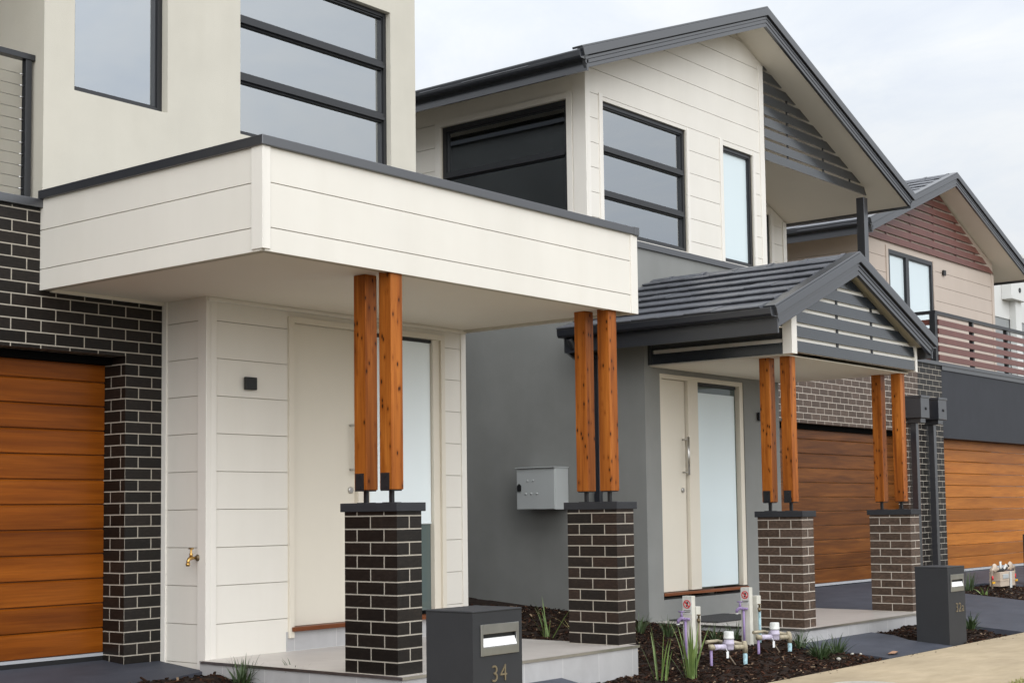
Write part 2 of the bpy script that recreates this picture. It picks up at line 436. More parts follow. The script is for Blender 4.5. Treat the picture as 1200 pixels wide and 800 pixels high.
def window(parent, kind, plane, u0, u1, z0, z1, bars=(), vbars=(), rec=.06, fw=.05, mats=('wingrey',), name='window', barw=.060, frame='alum', blind=None):
    """frame sits `rec` behind the wall face"""
    f = MB(); o1 = -rec; o0 = -rec - .06
    K(f, kind, plane, u0, u0+fw, o0, o1, z0, z1); K(f, kind, plane, u1-fw, u1, o0, o1, z0, z1)
    K(f, kind, plane, u0+fw, u1-fw, o0, o1, z0, z0+fw); K(f, kind, plane, u0+fw, u1-fw, o0, o1, z1-fw, z1)
    for z in bars:
        K(f, kind, plane, u0+fw, u1-fw, o0, o1+.006, z-barw/2, z+barw/2)
        K(f, kind, plane, u0+fw, u1-fw, o0, o1+.016, z-barw/2-.001, z-barw/2+.022)
    for u in vbars: K(f, kind, plane, u-barw/2, u+barw/2, o0, o1+.008, z0+fw, z1-fw)
    # thin inner bead, one step back
    zs = [z0+fw] + [q for z in sorted(bars) for q in (z-barw/2, z+barw/2)] + [z1-fw]
    us = [u0+fw] + [q for u in sorted(vbars) for q in (u-barw/2, u+barw/2)] + [u1-fw]
    p = []
    for i in range(0, len(zs), 2):
        for j in range(0, len(us), 2):
            a, b, c, d = us[j], us[j+1], zs[i], zs[i+1]
            for q in ((a, a+.014, c, d), (b-.014, b, c, d), (a+.014, b-.014, c, c+.014), (a+.014, b-.014, d-.014, d)):
                K(f, kind, plane, q[0], q[1], o0, o1-.014, q[2], q[3])
            p.append((a+.014, b-.014, c+.014, d-.014))
    w = f.build(name, M[frame], parent)
    if mats[0] in ('wingrey', 'windark'):
        q = MB(); a, b = -rec-.26, -rec-.0605
        K(q, kind, plane, u0, u0+.02, a, b, z0, z1); K(q, kind, plane, u1-.02, u1, a, b, z0, z1)
        K(q, kind, plane, u0+.02, u1-.02, a, b, z0, z0+.02); K(q, kind, plane, u0+.02, u1-.02, a, b, z1-.02, z1)
        q.build('lining', M['lining'], w)
    for i, q in enumerate(p):
        g = MB(); K(g, kind, plane, q[0], q[1], -rec-.050, -rec-.040, q[2], q[3])
        g.build('pane', M[mats[min(i, len(mats)-1)]], w)
    return w

def bits(parent, name, mat, groups, bevel=0):
    """each group of boxes becomes one part"""
    for g in groups:
        m = MB()
        for q in (g if isinstance(g[0], tuple) else [g]): m.box(*q)
        m.build(name, M[mat], parent, bevel=bevel)

def rake(mb, A, B, h0, h1, y0, y1, ext=0.0, mitre=True):
    """board running from low end A to apex B (points (x,z) of the bottom line); h measured square to the rake"""
    ax, az = A; bx, bz = B
    L = math.hypot(bx-ax, bz-az); tx, tz = (bx-ax)/L, (bz-az)/L
    nx, nz = (-tz, tx) if tx > 0 else (tz, -tx)
    if nz < 0: nx, nz = -nx, -nz
    def low(h): return (ax - tx*ext + nx*h, az - tz*ext + nz*h)
    def top(h): return (bx, bz + h/abs(nz))
    mb.prism([low(h0), top(h0), top(h1), low(h1)], y0, y1, 'y')

def barge(parent, L, B, Rr, y, h=.235, front=1, soff_to=None):
    m = MB()
    for A in (L, Rr):
        rake(m, A, B, 0, h*.18, y+.006, y+.04)
        rake(m, A, B, h*.18, h*.36, y+.000, y+.04)
        rake(m, A, B, h*.36, h*.50, y-.006, y+.04)
        rake(m, A, B, h*.50, h*.535, y+.008, y+.04)
        rake(m, A, B, h*.535, h*.90, y-.030, y+.05, .03)
        rake(m, A, B, h*.90, h, y-.022, y+.11, .03)
    return m.build('bargeboard', M['char'], parent, bevel=.004)

def gutter(parent, x, zt, y0, y1, s=-1, fdepth=.15, w=.125, h=.085):
    """eave gutter along Y: x outer lip, s=-1 when it faces -X"""
    m = MB(); k = -s
    prof = [(x + k*w, zt-h), (x + k*.02, zt-h), (x + k*.004, zt-h+.02), (x, zt-h*.45), (x - k*.004, zt-.012), (x - k*.004, zt), (x + k*.014, zt), (x + k*.02, zt-.02), (x + k*w, zt-.02)]
    m.prism(prof, y0, y1, 'y')
    g = m.build('gutter', M['char'], parent)
    f = MB(); f.box(x + k*w, x + k*(w+.025), y0, y1, zt-h-fdepth, zt-.03)
    f.build('fascia', M['char'], parent)
    return g

def tiled_slope(mb, xe, ze, xr, zr, y0, y1, exp=.30, th=.03):
    """courses of flat tiles from eave (xe,ze) to ridge (xr,zr), extruded from y0 to y1"""
    L = math.hypot(xr-xe, zr-ze); tx, tz = (xr-xe)/L, (zr-ze)/L
    nx, nz = (-tz, tx) if tx > 0 else (tz, -tx)
    if nz < 0: nx, nz = -nx, -nz
    n = max(1, int(math.ceil(L/exp))); e = L/n
    for c in range(n):
        s0 = c*e - (.03 if c == 0 else 0); s1 = min(L, (c+1)*e + .06)
        y = y0 - (random.random()*.3 if c % 2 else 0.15*random.random())
        while y < y1 - .01:
            a, b = max(y, y0), min(y + .31, y1); y += .31
            if b - a < .01: continue
            j = random.uniform(-.0035, .0035); q = random.uniform(-.004, .004)
            P = lambda s_, h: (xe + tx*s_ + nx*h, ze + tz*s_ + nz*h)
            poly = [P(s0+q+.034, j-.004), P(s0+q, th*.82+j), P(s0+q+.006, th+j), P(s1, th*.28+j), P(s1, 0+j-.012)]
            mb.prism(poly, a+.0015, b-.0015, 'y')
def ridge(mb, x, z, y0, y1):
    y = y0
    while y < y1 - .02:
        b = min(y + .42, y1); j = random.uniform(-.004, .004)
        pr = [(x-.15, z-.055), (x-.115, z+.01), (x-.05, z+.045), (x+.05, z+.045), (x+.115, z+.01), (x+.15, z-.055)]
        mb.prism([(p, q + j) for p, q in pr], y, b, 'y')
        mb.prism([(x + (p-x)*1.06, z + (q + j - z)*1.0 + .008) for p, q in pr], y, y + .05, 'y')
        y += .42

def planks(mb, x0, x1, yf, z0, z1, ph, depth=.03):
    """garage door face: horizontal boards with a V bevel on top and bottom"""
    n = int(round((z1-z0)/ph)); h = (z1-z0)/n
    for i in range(n):
        a, b = z0 + i*h, z0 + (i+1)*h
        prof = [(yf+depth, a+.0015), (yf+.007, a+.0015), (yf, a+.007), (yf, b-.013), (yf+.011, b-.0025), (yf+depth, b-.0025)]
        # prism along x with (y,z) profile
        mb.prism(prof, x0, x1, 'x')

# ================================================================== HOUSE ONE (nearest, number 34)
A_ = thing('townhouse', (0.03, 2.467, 0), 'cream rendered townhouse with flat-roofed boxed porch and black brick garage wall', 'house', 'townhouses in the row')
YB = 2.467          # brick / upper render plane
YW = 1.953          # entry wall plane
XW = 0.032          # left face of the entry projection
XR = 2.955          # right side of the house
XC = -1.045         # left side of the boxed canopy
YC = 0.115          # front of the boxed canopy
ZC = 2.652          # bottom of the boxed canopy

# black brick garage front
m = MB()
m.box(-.309, XW, YB, YB+.27, -.16, 2.24, dv=.14, ux=.31)
m.box(-5.4, XW, YB, YB+.27, 2.24, 3.235, dv=.14, ux=.31)
m.box(-5.4, -5.0, YB, YB+.27, -.16, 2.24, dv=.14)
m.build('brick_wall', M['blackbrick'], A_)
m = MB(); m.box(-5.0, -.309, YB+.16, YB+.27, 2.185, 2.236); m.build('lintel_shade', M['void'], A_)  # black strip standing in for the shade under the brickwork
m = MB(); m.box(-5.4, XC-.0, YB-.035, YB+.29, 3.238, 3.30); m.build('parapet_cap', M['char'], A_, bevel=.003)
m = MB(); planks(m, -5.0, -.312, 2.717, .05, 2.24, .187); gd = m.build('garage_door', M['gar1'], A_)
m = MB(); m.box(-5.0, -.312, 2.712, 2.747, .026, .048); m.build('weather_strip', M['galvlight'], gd)
m = MB(); m.box(-5.0, -.312, 2.716, 2.745, -.03, .025); m.build('rubber_seal', M['black'], gd)

# upper rendered box with two windows and a recessed balcony at its left end
W1 = (-.775, .065, 4.155, 5.75); W2 = (.795, 2.565, 4.135, 5.60)
m = MB()
panel(m, 'y', YB, [(-1.03, 3.18), (XR-.06, 3.18), (XR-.06, 6.25), (-1.03, 6.25)], .22, holes=(W1, W2))
m.box(-5.4, -3.9, YB, YB+.22, 3.302, 6.25)          # left of the balcony
m.box(-3.9, -1.03, 4.0, 4.2, 3.0, 6.25)             # balcony back wall
m.box(-1.03, -.83, YB+.22, 4.0, 3.0, 6.25)          # balcony right return
m.box(-4.1, -3.9, YB+.22, 4.0, 3.0, 6.25)
m.box(XR-.28, XR-.06, YB+.22, 3.3, 3.18, 6.25)      # side return to the gap
m.box(-3.9, -1.03, YB, YB+.22, 5.75, 6.25)
m.build('rendered_wall', M['render'], A_)
m = MB(); m.box(XR-.28, XR-.06, 3.301, 9.5, 3.18, 6.25); m.build('side_wall', M['grey'], A_)
window(A_, 'y', 4.0, -3.7, -1.4, 3.25, 5.5, vbars=(-2.55,), rec=-.07, mats=('darkglass',), name='balcony_door')  # unseen dark door, added to darken what the canopy cap reflects
m = MB(); m.box(-3.9, -1.03, YB+.22, 4.0, 5.9, 6.0); m.build('balcony_ceiling', M['soffit'], A_)
m = MB(); m.box(-3.9, -1.03, YB+.28, 4.0, 3.1, 3.2); m.build('balcony_floor', M['porchtile'], A_)
window(A_, 'y', YB, *W1, rec=.07, fw=.045)
m = MB()
window(A_, 'y', YB, *W2, bars=(4.632, 5.113), rec=.055, fw=.036)
m = MB(); m.box(-5.4, XR-.29, 9.3, 9.5, -.2, 6.25); m.build('back_wall', M['roomwall'], A_)
m = MB(); m.box(-.82, XR-.29, YB+.23, 9.29, 3.32, 3.40); m.build('upper_floor', M['roomwall'], A_)
m = MB(); m.box(-.82, XR-.29, YB+.23, 9.29, 5.85, 5.9); m.build('room_ceiling', M['lining'], A_)
m = MB(); m.box(-.82, XR-.29, 5.6, 5.7, 3.41, 5.84); m.build('room_wall', M['roomwall'], A_)
# flat roof with parapet top
m = MB(); m.box(-5.46, XR-.0, YB-.06, 9.6, 6.25, 6.33); m.build('roof_cap', M['char'], A_)

# wire balcony rail
m = MB(); y = 2.60
m.box(-1.105, -1.055, y-.025, y+.025, 3.302, 4.33); m.box(-2.5, -2.45, y-.025, y+.025, 3.302, 4.33); m.box(-3.88, -3.83, y-.025, y+.025, 3.302, 4.33)
m.box(-3.9, -1.035, y-.035, y+.035, 4.33, 4.372)
br = m.build('balcony_rail', M['alum'], A_, bevel=.002)
for i in range(11):
    m = MB(); z = 3.39 + i*.083
    m.tube([(-3.85, y, z), (-1.105, y, z)], .0018, 6)
    m.tube([(-1.14, y, z), (-1.105, y, z)], .006, 8)
    m.build('wire', M['steel'], br)

# entry walls in weatherboard
DO = (.836, 2.668, .155, 2.60)
g34 = [.2535 + .2806*i for i in range(12)]
m = MB()
panel(m, 'y', YW, [(XW+.02, 0.0), (XR, 0.0), (XR, 2.70), (XW+.02, 2.70)], .016, g34, .005, holes=((DO[0], DO[1], -.05, DO[3]),))
panel(m, 'x', XW, [(YW+.02, -.10), (YB, -.10), (YB, 2.70), (YW+.02, 2.70)], .016, [.2535 - .2806] + g34, .005)
m.build('weatherboard_wall', M['cream'], A_)
m = MB()
m.box(XW+.016, DO[0], YW+.016, YW+.12, -.2, 2.70)
m.box(DO[1], XR, YW+.016, YW+.12, -.2, 2.70)
m.box(DO[0], DO[1], YW+.016, YW+.12, DO[3], 2.70)
m.box(XW+.016, XW+.12, YW+.12, YB+.01, -.2, 2.70)
m.build('wall_core', M['groove'], A_)
m = MB(); m.box(XR-.1, XR, YW+.12, 9.5, -.2, 3.18); m.build('side_wall', M['dkrender'], A_)
bits(A_, 'corner_trim', 'creamtrim', [
    [(XW-.012, XW+.035, YW-.012, YW+.085, -.10, 2.69), (XW+.035, XW+.088, YW-.012, YW+.016, 0, 2.69)],   # outside corner
    (XW-.012, XW+.014, YB-.055, YB-.001, -.10, 2.69),                                                     # inside corner at the bricks
    (XR-.06, XR+.006, YW-.012, YW+.03, -.2, 2.69)], .003)

# front door with sidelight
m = MB(); y = YW
fr = MB()
fr.box(DO[0], DO[0]+.05, y-.022, y+.10, .10, DO[3]); fr.box(DO[1]-.05, DO[1], y-.022, y+.10, .18, DO[3])
fr.box(DO[0]+.05, DO[1]-.05, y-.022, y+.10, DO[3]-.045, DO[3]); fr.box(1.60, 1.70, y-.01, y+.10, .18, DO[3]-.045)
fr.box(1.70, 1.745, y+.0, y+.09, .22, DO[3]-.045); fr.box(2.535, DO[1]-.05, y+.0, y+.09, .22, DO[3]-.045)
frame = fr.build('door_frame', M['frame'], A_, bevel=.003)
m = MB(); m.box(DO[0]+.052, 1.598, y+.03, y+.075, .186, DO[3]-.047); dr = m.build('front_door', M['door'], A_, bevel=.002)
m = MB(); m.tube([(1.545, y-.045, 1.38), (1.545, y-.045, 1.80)], .014, 10)
for z in (1.41, 1.77): m.tube([(1.545, y+.032, z), (1.545, y-.045, z)], .009, 8)
m.build('handle', M['steel'], dr)
m = MB(); m.lathe([(.027, 0), (.027, -.012), (.02, -.016), (.02, -.016)], (1.545, y+.03, 1.243), 'y', 16); m.build('lock', M['steel'], dr)
m = MB(); m.box(1.745, 2.535, y+.045, y+.055, .22, DO[3]-.047); sl = m.build('sidelight_pane', M['winteal'], A_)
m = MB(); m.box(1.75, 2.528, y+.030, y+.043, .965, DO[3]-.075); m.tube([(1.75, y+.036, .965), (2.528, y+.036, .965)], .012, 8); m.build('roller_blind', M['frost'], sl, bevel=.002)
m = MB(); m.box(1.745, 2.535, y+.022, y+.044, DO[3]-.072, DO[3]-.048); m.build('blind_box', M['black'], sl)
m = MB(); m.box(DO[0]+.022, DO[1]-.02, y-.05, y+.10, .150, .184); m.build('door_sill', M['sill'], A_, bevel=.004)
m = MB(); m.box(DO[0]-.02, DO[1]+.02, y-.004, y+.016, .0, .149); m.build('step_riser', M['riser'], A_)

# porch slab
m = MB(); m.box(-.03, 2.66, -.068, YW-.001, -.016, 0.0); m.build('porch_tiles', M['porchtile'], A_)
m = MB(); m.box(-.024, 2.654, -.062, YW-.003, -.45, -.0165, ux=.12, uy=.1, dv=.5); m.build('porch_base', M['riser'], A_)
m = MB()
for (x0, x1, y0, y1) in ((-.0345, 2.6645, -.0725, -.066), (-.0345, -.028, -.066, YW-.02)):
    m.box(x0, x1, y0, y1, -.018, .0015)
m.build('edge_trim', M['steel'], A_)

# boxed canopy
gc = (3.0799, 2.8004)
XCR = 2.993; ZT = 3.30
m = MB()
panel(m, 'x', XC, [(YC+.02, ZC), (YB-.002, ZC), (YB-.002, ZT), (YC+.02, ZT)], .016, gc, .006)
panel(m, 'y', YC, [(XC+.02, ZC), (XCR-.02, ZC), (XCR-.02, ZT), (XC+.02, ZT)], .016, gc, .006)
panel(m, 'x', XCR-.016, [(YC+.02, ZC), (YB-.002, ZC), (YB-.002, ZT), (YC+.02, ZT)], .016, gc, .006)
can = m.build('canopy', M['cream'], A_)
m = MB()
m.box(XC+.016, XC+.08, YC+.016, YB-.003, ZC+.004, ZT-.01); m.box(XC+.08, XCR-.08, YC+.016, YC+.08, ZC+.004, ZT-.01)
m.box(XCR-.08, XCR-.017, YC+.016, YB-.003, ZC+.004, ZT-.01)
m.build('canopy_core', M['groove'], can)
bits(can, 'corner_trim', 'creamtrim', [
    [(XC-.010, XC+.012, YC-.010, YC+.095, ZC+.012, ZT+.012), (XC+.012, XC+.056, YC-.010, YC+.012, ZC+.012, ZT+.012)],
    [(XCR-.085, XCR+.010, YC-.010, YC+.012, ZC-.002, ZT), (XCR-.012, XCR+.010, YC+.012, YC+.095, ZC-.002, ZT)]], .003)
m = MB()
m.box(XC-.025, XC+.14, YC+.14, YB-.004, ZT, ZT+.062); m.box(XC-.025, XCR+.012, YC-.025, YC+.14, ZT, ZT+.062)
m.box(XCR-.14, XCR+.012, YC+.14, YB-.004, ZT, ZT+.0615)
m.box(XCR-.05, XCR+.016, YC-.03, YC+.05, ZT-.004, ZT+.066)
m.build('cap_flashing', M['char'], can, bevel=.004)
m = MB(); m.box(XC+.14, XCR-.14, YC+.14, YB-.004, ZT-.1, ZT-.02); m.build('flat_roof', M['char'], can)
m = MB(); m.box(XC+.081, XCR-.081, YC+.081, YB-.004, ZC+.018, ZC+.03); m.box(XC+.081, XW, YB-.03, YB-.0045, ZC-.006, ZC+.017)
m.build('soffit', M['soffit'], can)
m = MB(); m.box(XW-.0, XR, YW-.03, YW-.001, ZC-.012, ZC+.017); m.build('cornice', M['creamtrim'], can, bevel=.004)

def pier(parent, x0, y0, z0, mat, w=.235, d=.480, n=12.33, shift=0):
    """brick pier, w across the front, d deep; faces are mapped so courses turn the corner"""
    m = MB(); z1 = z0 + n*.086; x1, y1 = x0+w, y0+d; e = .007
    H = n*.086; o = shift*.086
    def q(pts, ua, ub): m.face(pts, [(ua, o), (ub, o), (ub, H+o), (ua, H+o)])
    q([(x0,y1,z0),(x0,y0,z0),(x0,y0,z1),(x0,y1,z1)], e, .48-e)
    q([(x0,y0,z0),(x1,y0,z0),(x1,y0,z1),(x0,y0,z1)], .60+e, .84-e)
    q([(x1,y0,z0),(x1,y1,z0),(x1,y1,z1),(x1,y0,z1)], e, .48-e)
    q([(x1,y1,z0),(x0,y1,z0),(x0,y1,z1),(x1,y1,z1)], .60+e, .84-e)
    m.face([(x0,y0,z1),(x1,y0,z1),(x1,y1,z1),(x0,y1,z1)])
    p = m.build('brick_pier', M[mat], parent)
    c = MB(); c.box(x0-.022, x1+.022, y0-.022, y1+.022, z1, z1+.058); c.build('pier_cap', M['capmat'], p, bevel=.004)
    return p
def posts(parent, px, pys, z0, z1, w=.112, plates=True):
    """timber posts standing on steel feet"""
    for py in pys:
        m = MB(); m.box(px, px+w, py, py+w, z0+.088, z1); p = m.build('timber_post', M['post'], parent, bevel=.004)
        c = MB(); cx, cy = px+w/2, py+w/2
        c.box(cx-.013, cx+.013, cy-.013, cy+.013, z0, z0+.083); c.box(px+.008, px+w-.008, py+.008, py+w-.008, z0+.081, z0+.0875)
        if plates:
            c.box(px-.006, px-.0005, py+.022, py+w-.012, z0+.080, z0+.20)
            c.box(px+w+.0005, px+w+.006, py+.022, py+w-.012, z0+.080, z0+.20)
            c.box(px-.012, px-.005, py+.045, py+.062, z0+.172, z0+.186)
            c.box(px-.012, px-.005, py+.045, py+.062, z0+.10, z0+.114)
        c.box(cx-.045, cx+.045, cy-.045, cy+.045, z0, z0+.005)
        c.build('post_foot', M['blackmetal'], p)
pier(A_, 0, 0, 0, 'blackbrick')
posts(A_, .098, (.135, .372), 1.118, ZC+.017)
pier(A_, 2.535, .035, 0, 'darkbrick')
posts(A_, 2.642, (.155, .385), 1.118, ZC+.017, plates=False)

# ================================================================== HOUSE TWO (number 32a)
B_ = thing('townhouse', (5.68, 2.546, -.05), 'cream weatherboard townhouse with charcoal gable, grey rendered entry and tiled gable porch', 'house', 'townhouses in the row')
X2 = 5.68; YU = 2.546; YG = 1.85; Z2 = -.093
# ground floor grey render
D2 = (5.965, 7.697, .125, 2.485)
m = MB()
panel(m, 'y', YG, [(X2, -.40), (8.515, -.40), (8.515, 2.80), (X2, 2.80)], .2, holes=((D2[0], D2[1], .12, D2[3]),))
m.box(X2, X2+.2, YG+.2, YU-.001, -.40, 2.80)
m.box(8.315, 8.515, YG+.2, YU-.001, -.4, 2.80)
m.box(X2, X2+.2, YU, 12, -.40, 3.95)
m.box(X2+.2, 9.56, YU, YU+.2, 2.6, 3.985)
m.build('rendered_wall', M['grey'], B_)
# door and sidelight
y = YG + .02
fr = MB()
fr.box(D2[0]+.001, D2[0]+.05, y-.01, y+.10, .20, D2[3]-.001); fr.box(D2[1]-.08, D2[1]-.001, y-.01, y+.10, .20, D2[3]-.001)
fr.box(D2[0]+.05, D2[1]-.08, y-.01, y+.10, D2[3]-.05, D2[3]-.001); fr.box(6.53, 6.73, y-.01, y+.10, .20, D2[3]-.05)
fr.build('door_frame', M['frame'], B_, bevel=.003)
m = MB(); m.box(D2[0]+.052, 6.515, y+.03, y+.075, .195, D2[3]-.054); dr = m.build('front_door', M['door'], B_, bevel=.002)
m = MB(); m.tube([(6.46, y-.045, 1.42), (6.46, y-.045, 1.83)], .014, 10)
for z in (1.45, 1.80): m.tube([(6.46, y+.032, z), (6.46, y-.045, z)], .009, 8)
m.build('handle', M['steel'], dr)
m = MB(); m.lathe([(.027, 0), (.027, -.012), (.02, -.016)], (6.44, y+.03, 1.26), 'y', 16); m.build('lock', M['steel'], dr)
m = MB(); m.box(6.73, D2[1]-.08, y+.05, y+.06, .205, D2[3]-.05); sl = m.build('sidelight_pane', M['winteal'], B_)
m = MB(); m.box(6.735, 7.57, y+.034, y+.048, .215, D2[3]-.16); m.build('roller_blind', M['winblind'], sl)
m = MB(); m.box(6.735, 7.58, y+.015, y+.049, D2[3]-.085, D2[3]-.051); m.build('blind_box', M['black'], sl)
m = MB(); m.box(D2[0]+.002, D2[1]-.002, y-.035, y+.10, .158, .188); m.build('door_sill', M['sill'], B_, bevel=.004)
# porch slab
m = MB(); m.box(5.70, 8.48, .09, YG-.001, Z2-.016, Z2); m.build('porch_tiles', M['porchtile'], B_)
m = MB(); m.box(5.706, 8.474, .096, YG-.003, -.5, Z2-.0165, ux=.15, uy=.1, dv=.5); m.build('porch_base', M['riser'], B_)
m = MB(); m.box(5.6955, 8.4845, .0845, .092, Z2-.018, Z2+.0015); m.box(5.6955, 5.702, .092, YG-.02, Z2-.018, Z2+.0015); m.build('edge_trim', M['steel'], B_)
# upper storey weatherboard
AP = (8.91, 6.997); LL = (5.11, 5.60); RR = (13.06, 5.37)
zl = lambda x: LL[1] + (AP[1]-LL[1])/(AP[0]-LL[0])*(x-LL[0])
zr = lambda x: AP[1] + (RR[1]-AP[1])/(RR[0]-AP[0])*(x-AP[0])
U1 = (5.995, 7.705, 4.07, 5.53); U2 = (8.535, 9.275, 4.07, 5.515)
g2 = [3.667 + .2727*i for i in range(14)]
m = MB()
panel(m, 'y', YU, [(X2+.02, 4.06), (9.56, 4.06), (9.56, zr(9.56)+.01), (AP[0], AP[1]+.01), (X2+.02, zl(X2+.02)+.01)], .016, g2, .006, holes=(U1, U2))
S1 = (2.80, 4.63, 4.05, 5.53)
panel(m, 'x', X2, [(YU+.02, 4.06), (12, 4.06), (12, 5.815), (YU+.02, 5.815)], .016, g2, .006, holes=(S1,))
panel(m, 'y', 4.1, [(9.56, 3.3), (12.98, 3.3), (12.98, zr(12.98)), (9.56, zr(9.56))], .016, g2, .006, holes=((10.0, 12.50, 3.35, 5.45),))
m.build('weatherboard_wall', M['cream'], B_)
m = MB()
panel(m, 'y', YU+.017, [(X2+.016, 4.06), (9.56, 4.06), (9.56, zr(9.56)), (AP[0], AP[1]), (X2+.016, zl(X2))], .16, holes=(U1, U2))
panel(m, 'x', X2+.016, [(YU+.18, 3.96), (12, 3.96), (12, 5.70), (YU+.18, 5.70)], .16, holes=(S1,))
panel(m, 'y', 4.117, [(9.5, 3.3), (12.98, 3.3), (12.98, zr(12.98)), (9.5, zr(9.5))], .16, holes=((10.0, 12.50, 3.35, 5.45),))
m.box(9.40, 9.56, YU+.18, 4.117, 3.3, 6.6)
m.box(12.80, 12.98, 4.28, 12, 3.3, 5.3)
m.build('wall_core', M['groove'], B_)
bits(B_, 'corner_trim', 'creamtrim', [
    [(X2-.012, X2+.014, YU-.012, YU+.16, 4.06, 5.81), (X2+.014, X2+.075, YU-.012, YU+.012, 4.06, 5.82)],
    (9.46, 9.572, YU-.012, YU+.03, 4.06, zr(9.56)-.01), (12.88, 12.99, 4.085, 4.13, 3.3, 5.40)], .003)
bits(B_, 'window_trim', 'creamtrim', [
    (5.925, 5.99, YU-.014, YU+.012, 4.06, 5.60), (7.708, 7.76, YU-.010, YU+.012, 4.06, 5.56),
    (8.46, 8.53, YU-.014, YU+.012, 4.06, 5.585), (9.278, 9.33, YU-.010, YU+.012, 4.06, 5.56),
    [(X2-.014, X2+.012, 2.72, 2.795, 4.06, 5.60), (X2-.014, X2+.012, 2.795, 4.635, 5.532, 5.60), (X2-.014, X2+.012, 4.635, 4.71, 4.06, 5.60)],
    (12.52, 12.60, 4.085, 4.112, 3.35, 5.47)], .003)
m = MB(); m.box(X2-.02, 9.56, YU-.03, YU+.02, 3.985, 4.03); m.box(X2-.0, 9.56, YU-.015, YU+.02, 4.03, 4.058); m.build('flashing', M['char'], B_)
window(B_, 'y', YU, *U1, bars=(4.515, 5.012), rec=.03, fw=.045)
window(B_, 'y', YU, *U2, rec=.03, fw=.045, mats=('winblind',))
window(B_, 'x', X2, *S1, bars=(4.955,), rec=.035, fw=.05, mats=('windark',))
window(B_, 'y', 4.1, 10.0, 12.50, 3.35, 5.45, vbars=(11.25,), rec=.02, mats=('windark',), name='balcony_door')
m = MB(); m.box(X2+.2, 12.79, 11.7, 11.9, 3.3, 6.4); m.build('back_wall', M['roomwall'], B_)
m = MB(); m.box(X2+.2, 9.39, YU+.21, 11.69, 3.90, 3.98); m.build('upper_floor', M['roomwall'], B_)
m = MB(); m.box(X2+.18, 9.39, YU+.18, 11.69, 5.62, 5.66); m.build('room_ceiling', M['lining'], B_)
m = MB(); m.box(X2+.18, 9.39, 6.4, 6.5, 3.99, 5.61); m.build('room_wall', M['roomwall'], B_)
# main roof: bargeboards, soffits, tiles, gutters
YBg = 2.10
barge(B_, LL, AP, RR, YBg, .235)
m = MB()
def slab_under(mb, A, B, y0, y1, th=.02, lift=.012):
    L = math.hypot(B[0]-A[0], B[1]-A[1]); tx, tz = (B[0]-A[0])/L, (B[1]-A[1])/L
    n = Vector((-tz, tx)) if tx > 0 else Vector((tz, -tx))
    if n.y < 0: n = -n
    mb.prism([(A[0]+n.x*lift, A[1]+n.y*lift), (B[0], B[1]+lift/n.y), (B[0], B[1]+(lift+th)/n.y), (A[0]+n.x*(lift+th), A[1]+n.y*(lift+th))], y0, y1, 'y')
slab_under(m, (LL[0]+.03, zl(LL[0]+.03)), AP, YBg+.042, 12); slab_under(m, (RR[0]-.03, zr(RR[0]-.03)), AP, YBg+.042, 12)
m.build('soffit', M['soffit'], B_)
m = MB()
tiled_slope(m, 5.02, 5.715, AP[0], AP[1]+.195, YBg+.10, 12); tiled_slope(m, 13.15, 5.51, AP[0], AP[1]+.195, YBg+.10, 12)
ridge(m, AP[0], AP[1]+.175, YBg+.115, 12)
m.build('tiled_roof', M['tileroof'], B_)
gutter(B_, 4.985, 5.77, YBg-.0, 12, -1, .11)
gutter(B_, 13.19, 5.55, YBg-.0, 12, 1, .11)
# balcony gable screen of horizontal slats
def gable_slats(parent, poly, plane, z0, pitch, hgt, mat, back, backmat, uposts, postmat, n=30, o=.02):
    m = MB()
    for i in range(n):
        a = z0 + i*pitch; b = a + hgt
        zt = max(p[1] for p in poly)
        if a > zt - .03: break
        # clip polygon to [a,b]
        b = min(b, zt - .01)
        ia, ib = clip_int(poly, a), clip_int(poly, b)
        if not ia or not ib: continue
        m.prism([(ia[0], a), (ia[1], a), (ib[1], b), (ib[0], b)], plane - o, plane, 'y')
    s = m.build('gable_slats', M[mat], parent)
    k = MB()
    for u in uposts:
        zz = [p for p in (clip_int([(q[1], q[0]) for q in poly], u),) if p]
        if zz: k.box(u-.02, u+.02, plane-.008, plane-.0005, z0, zz[0][1]-.02)
    k.build('slat_batten', M[postmat], s)
    if back:
        p = MB(); panel(p, 'y', plane+.003, poly, .03); p.build('gable_backing', M[backmat], parent)
    return s
gable_slats(B_, [(9.57, 5.515), (12.50, 5.515), (12.50, zr(12.50)+.005), (9.57, zr(9.57)+.005)], YU, 5.515, .148, .11, 'chardark', False, 'cream', (10.2, 11.2, 12.0), 'black')
m = MB(); panel(m, 'y', YU+.004, [(9.57, 5.56), (12.40, 5.56), (12.40, zr(12.4)), (9.57, zr(9.57))], .05); m.build('gable_backing', M['soffit'], B_)
m = MB(); m.box(12.32, 12.44, YU-.06, YU+.06, 3.2, 5.46); m.build('balcony_post', M['char'], B_, bevel=.004)
# garage front in brown brick
G2 = (9.0, 13.632, -.05, 2.17)
m = MB()
m.box(8.515, G2[0], YU, YU+.25, -.25, 2.17, dv=.02); m.box(8.515, 14.10, YU, YU+.25, 2.17, 3.235, dv=.02)
m.box(G2[1], 14.10, YU, YU+.25, -.25, 2.17, dv=.02)
m.build('brick_wall', M['brownbrick'], B_)
m = MB(); m.box(8.6, 14.13, YU-.03, YU+.3, 3.236, 3.30); m.build('parapet_cap', M['char'], B_)
m = MB(); m.box(G2[0], G2[1], YU+.10, YU+.25, 2.10, 2.168); m.build('lintel_shade', M['void'], B_)  # shade above the second garage door, put in as a black strip
m = MB(); planks(m, G2[0], G2[1], 2.70, .045, 2.17, .187); gd = m.build('garage_door', M['gar2'], B_)
m = MB(); m.box(G2[0], G2[1], 2.694, 2.73, .012, .043); m.build('weather_strip', M['galvlight'], gd)
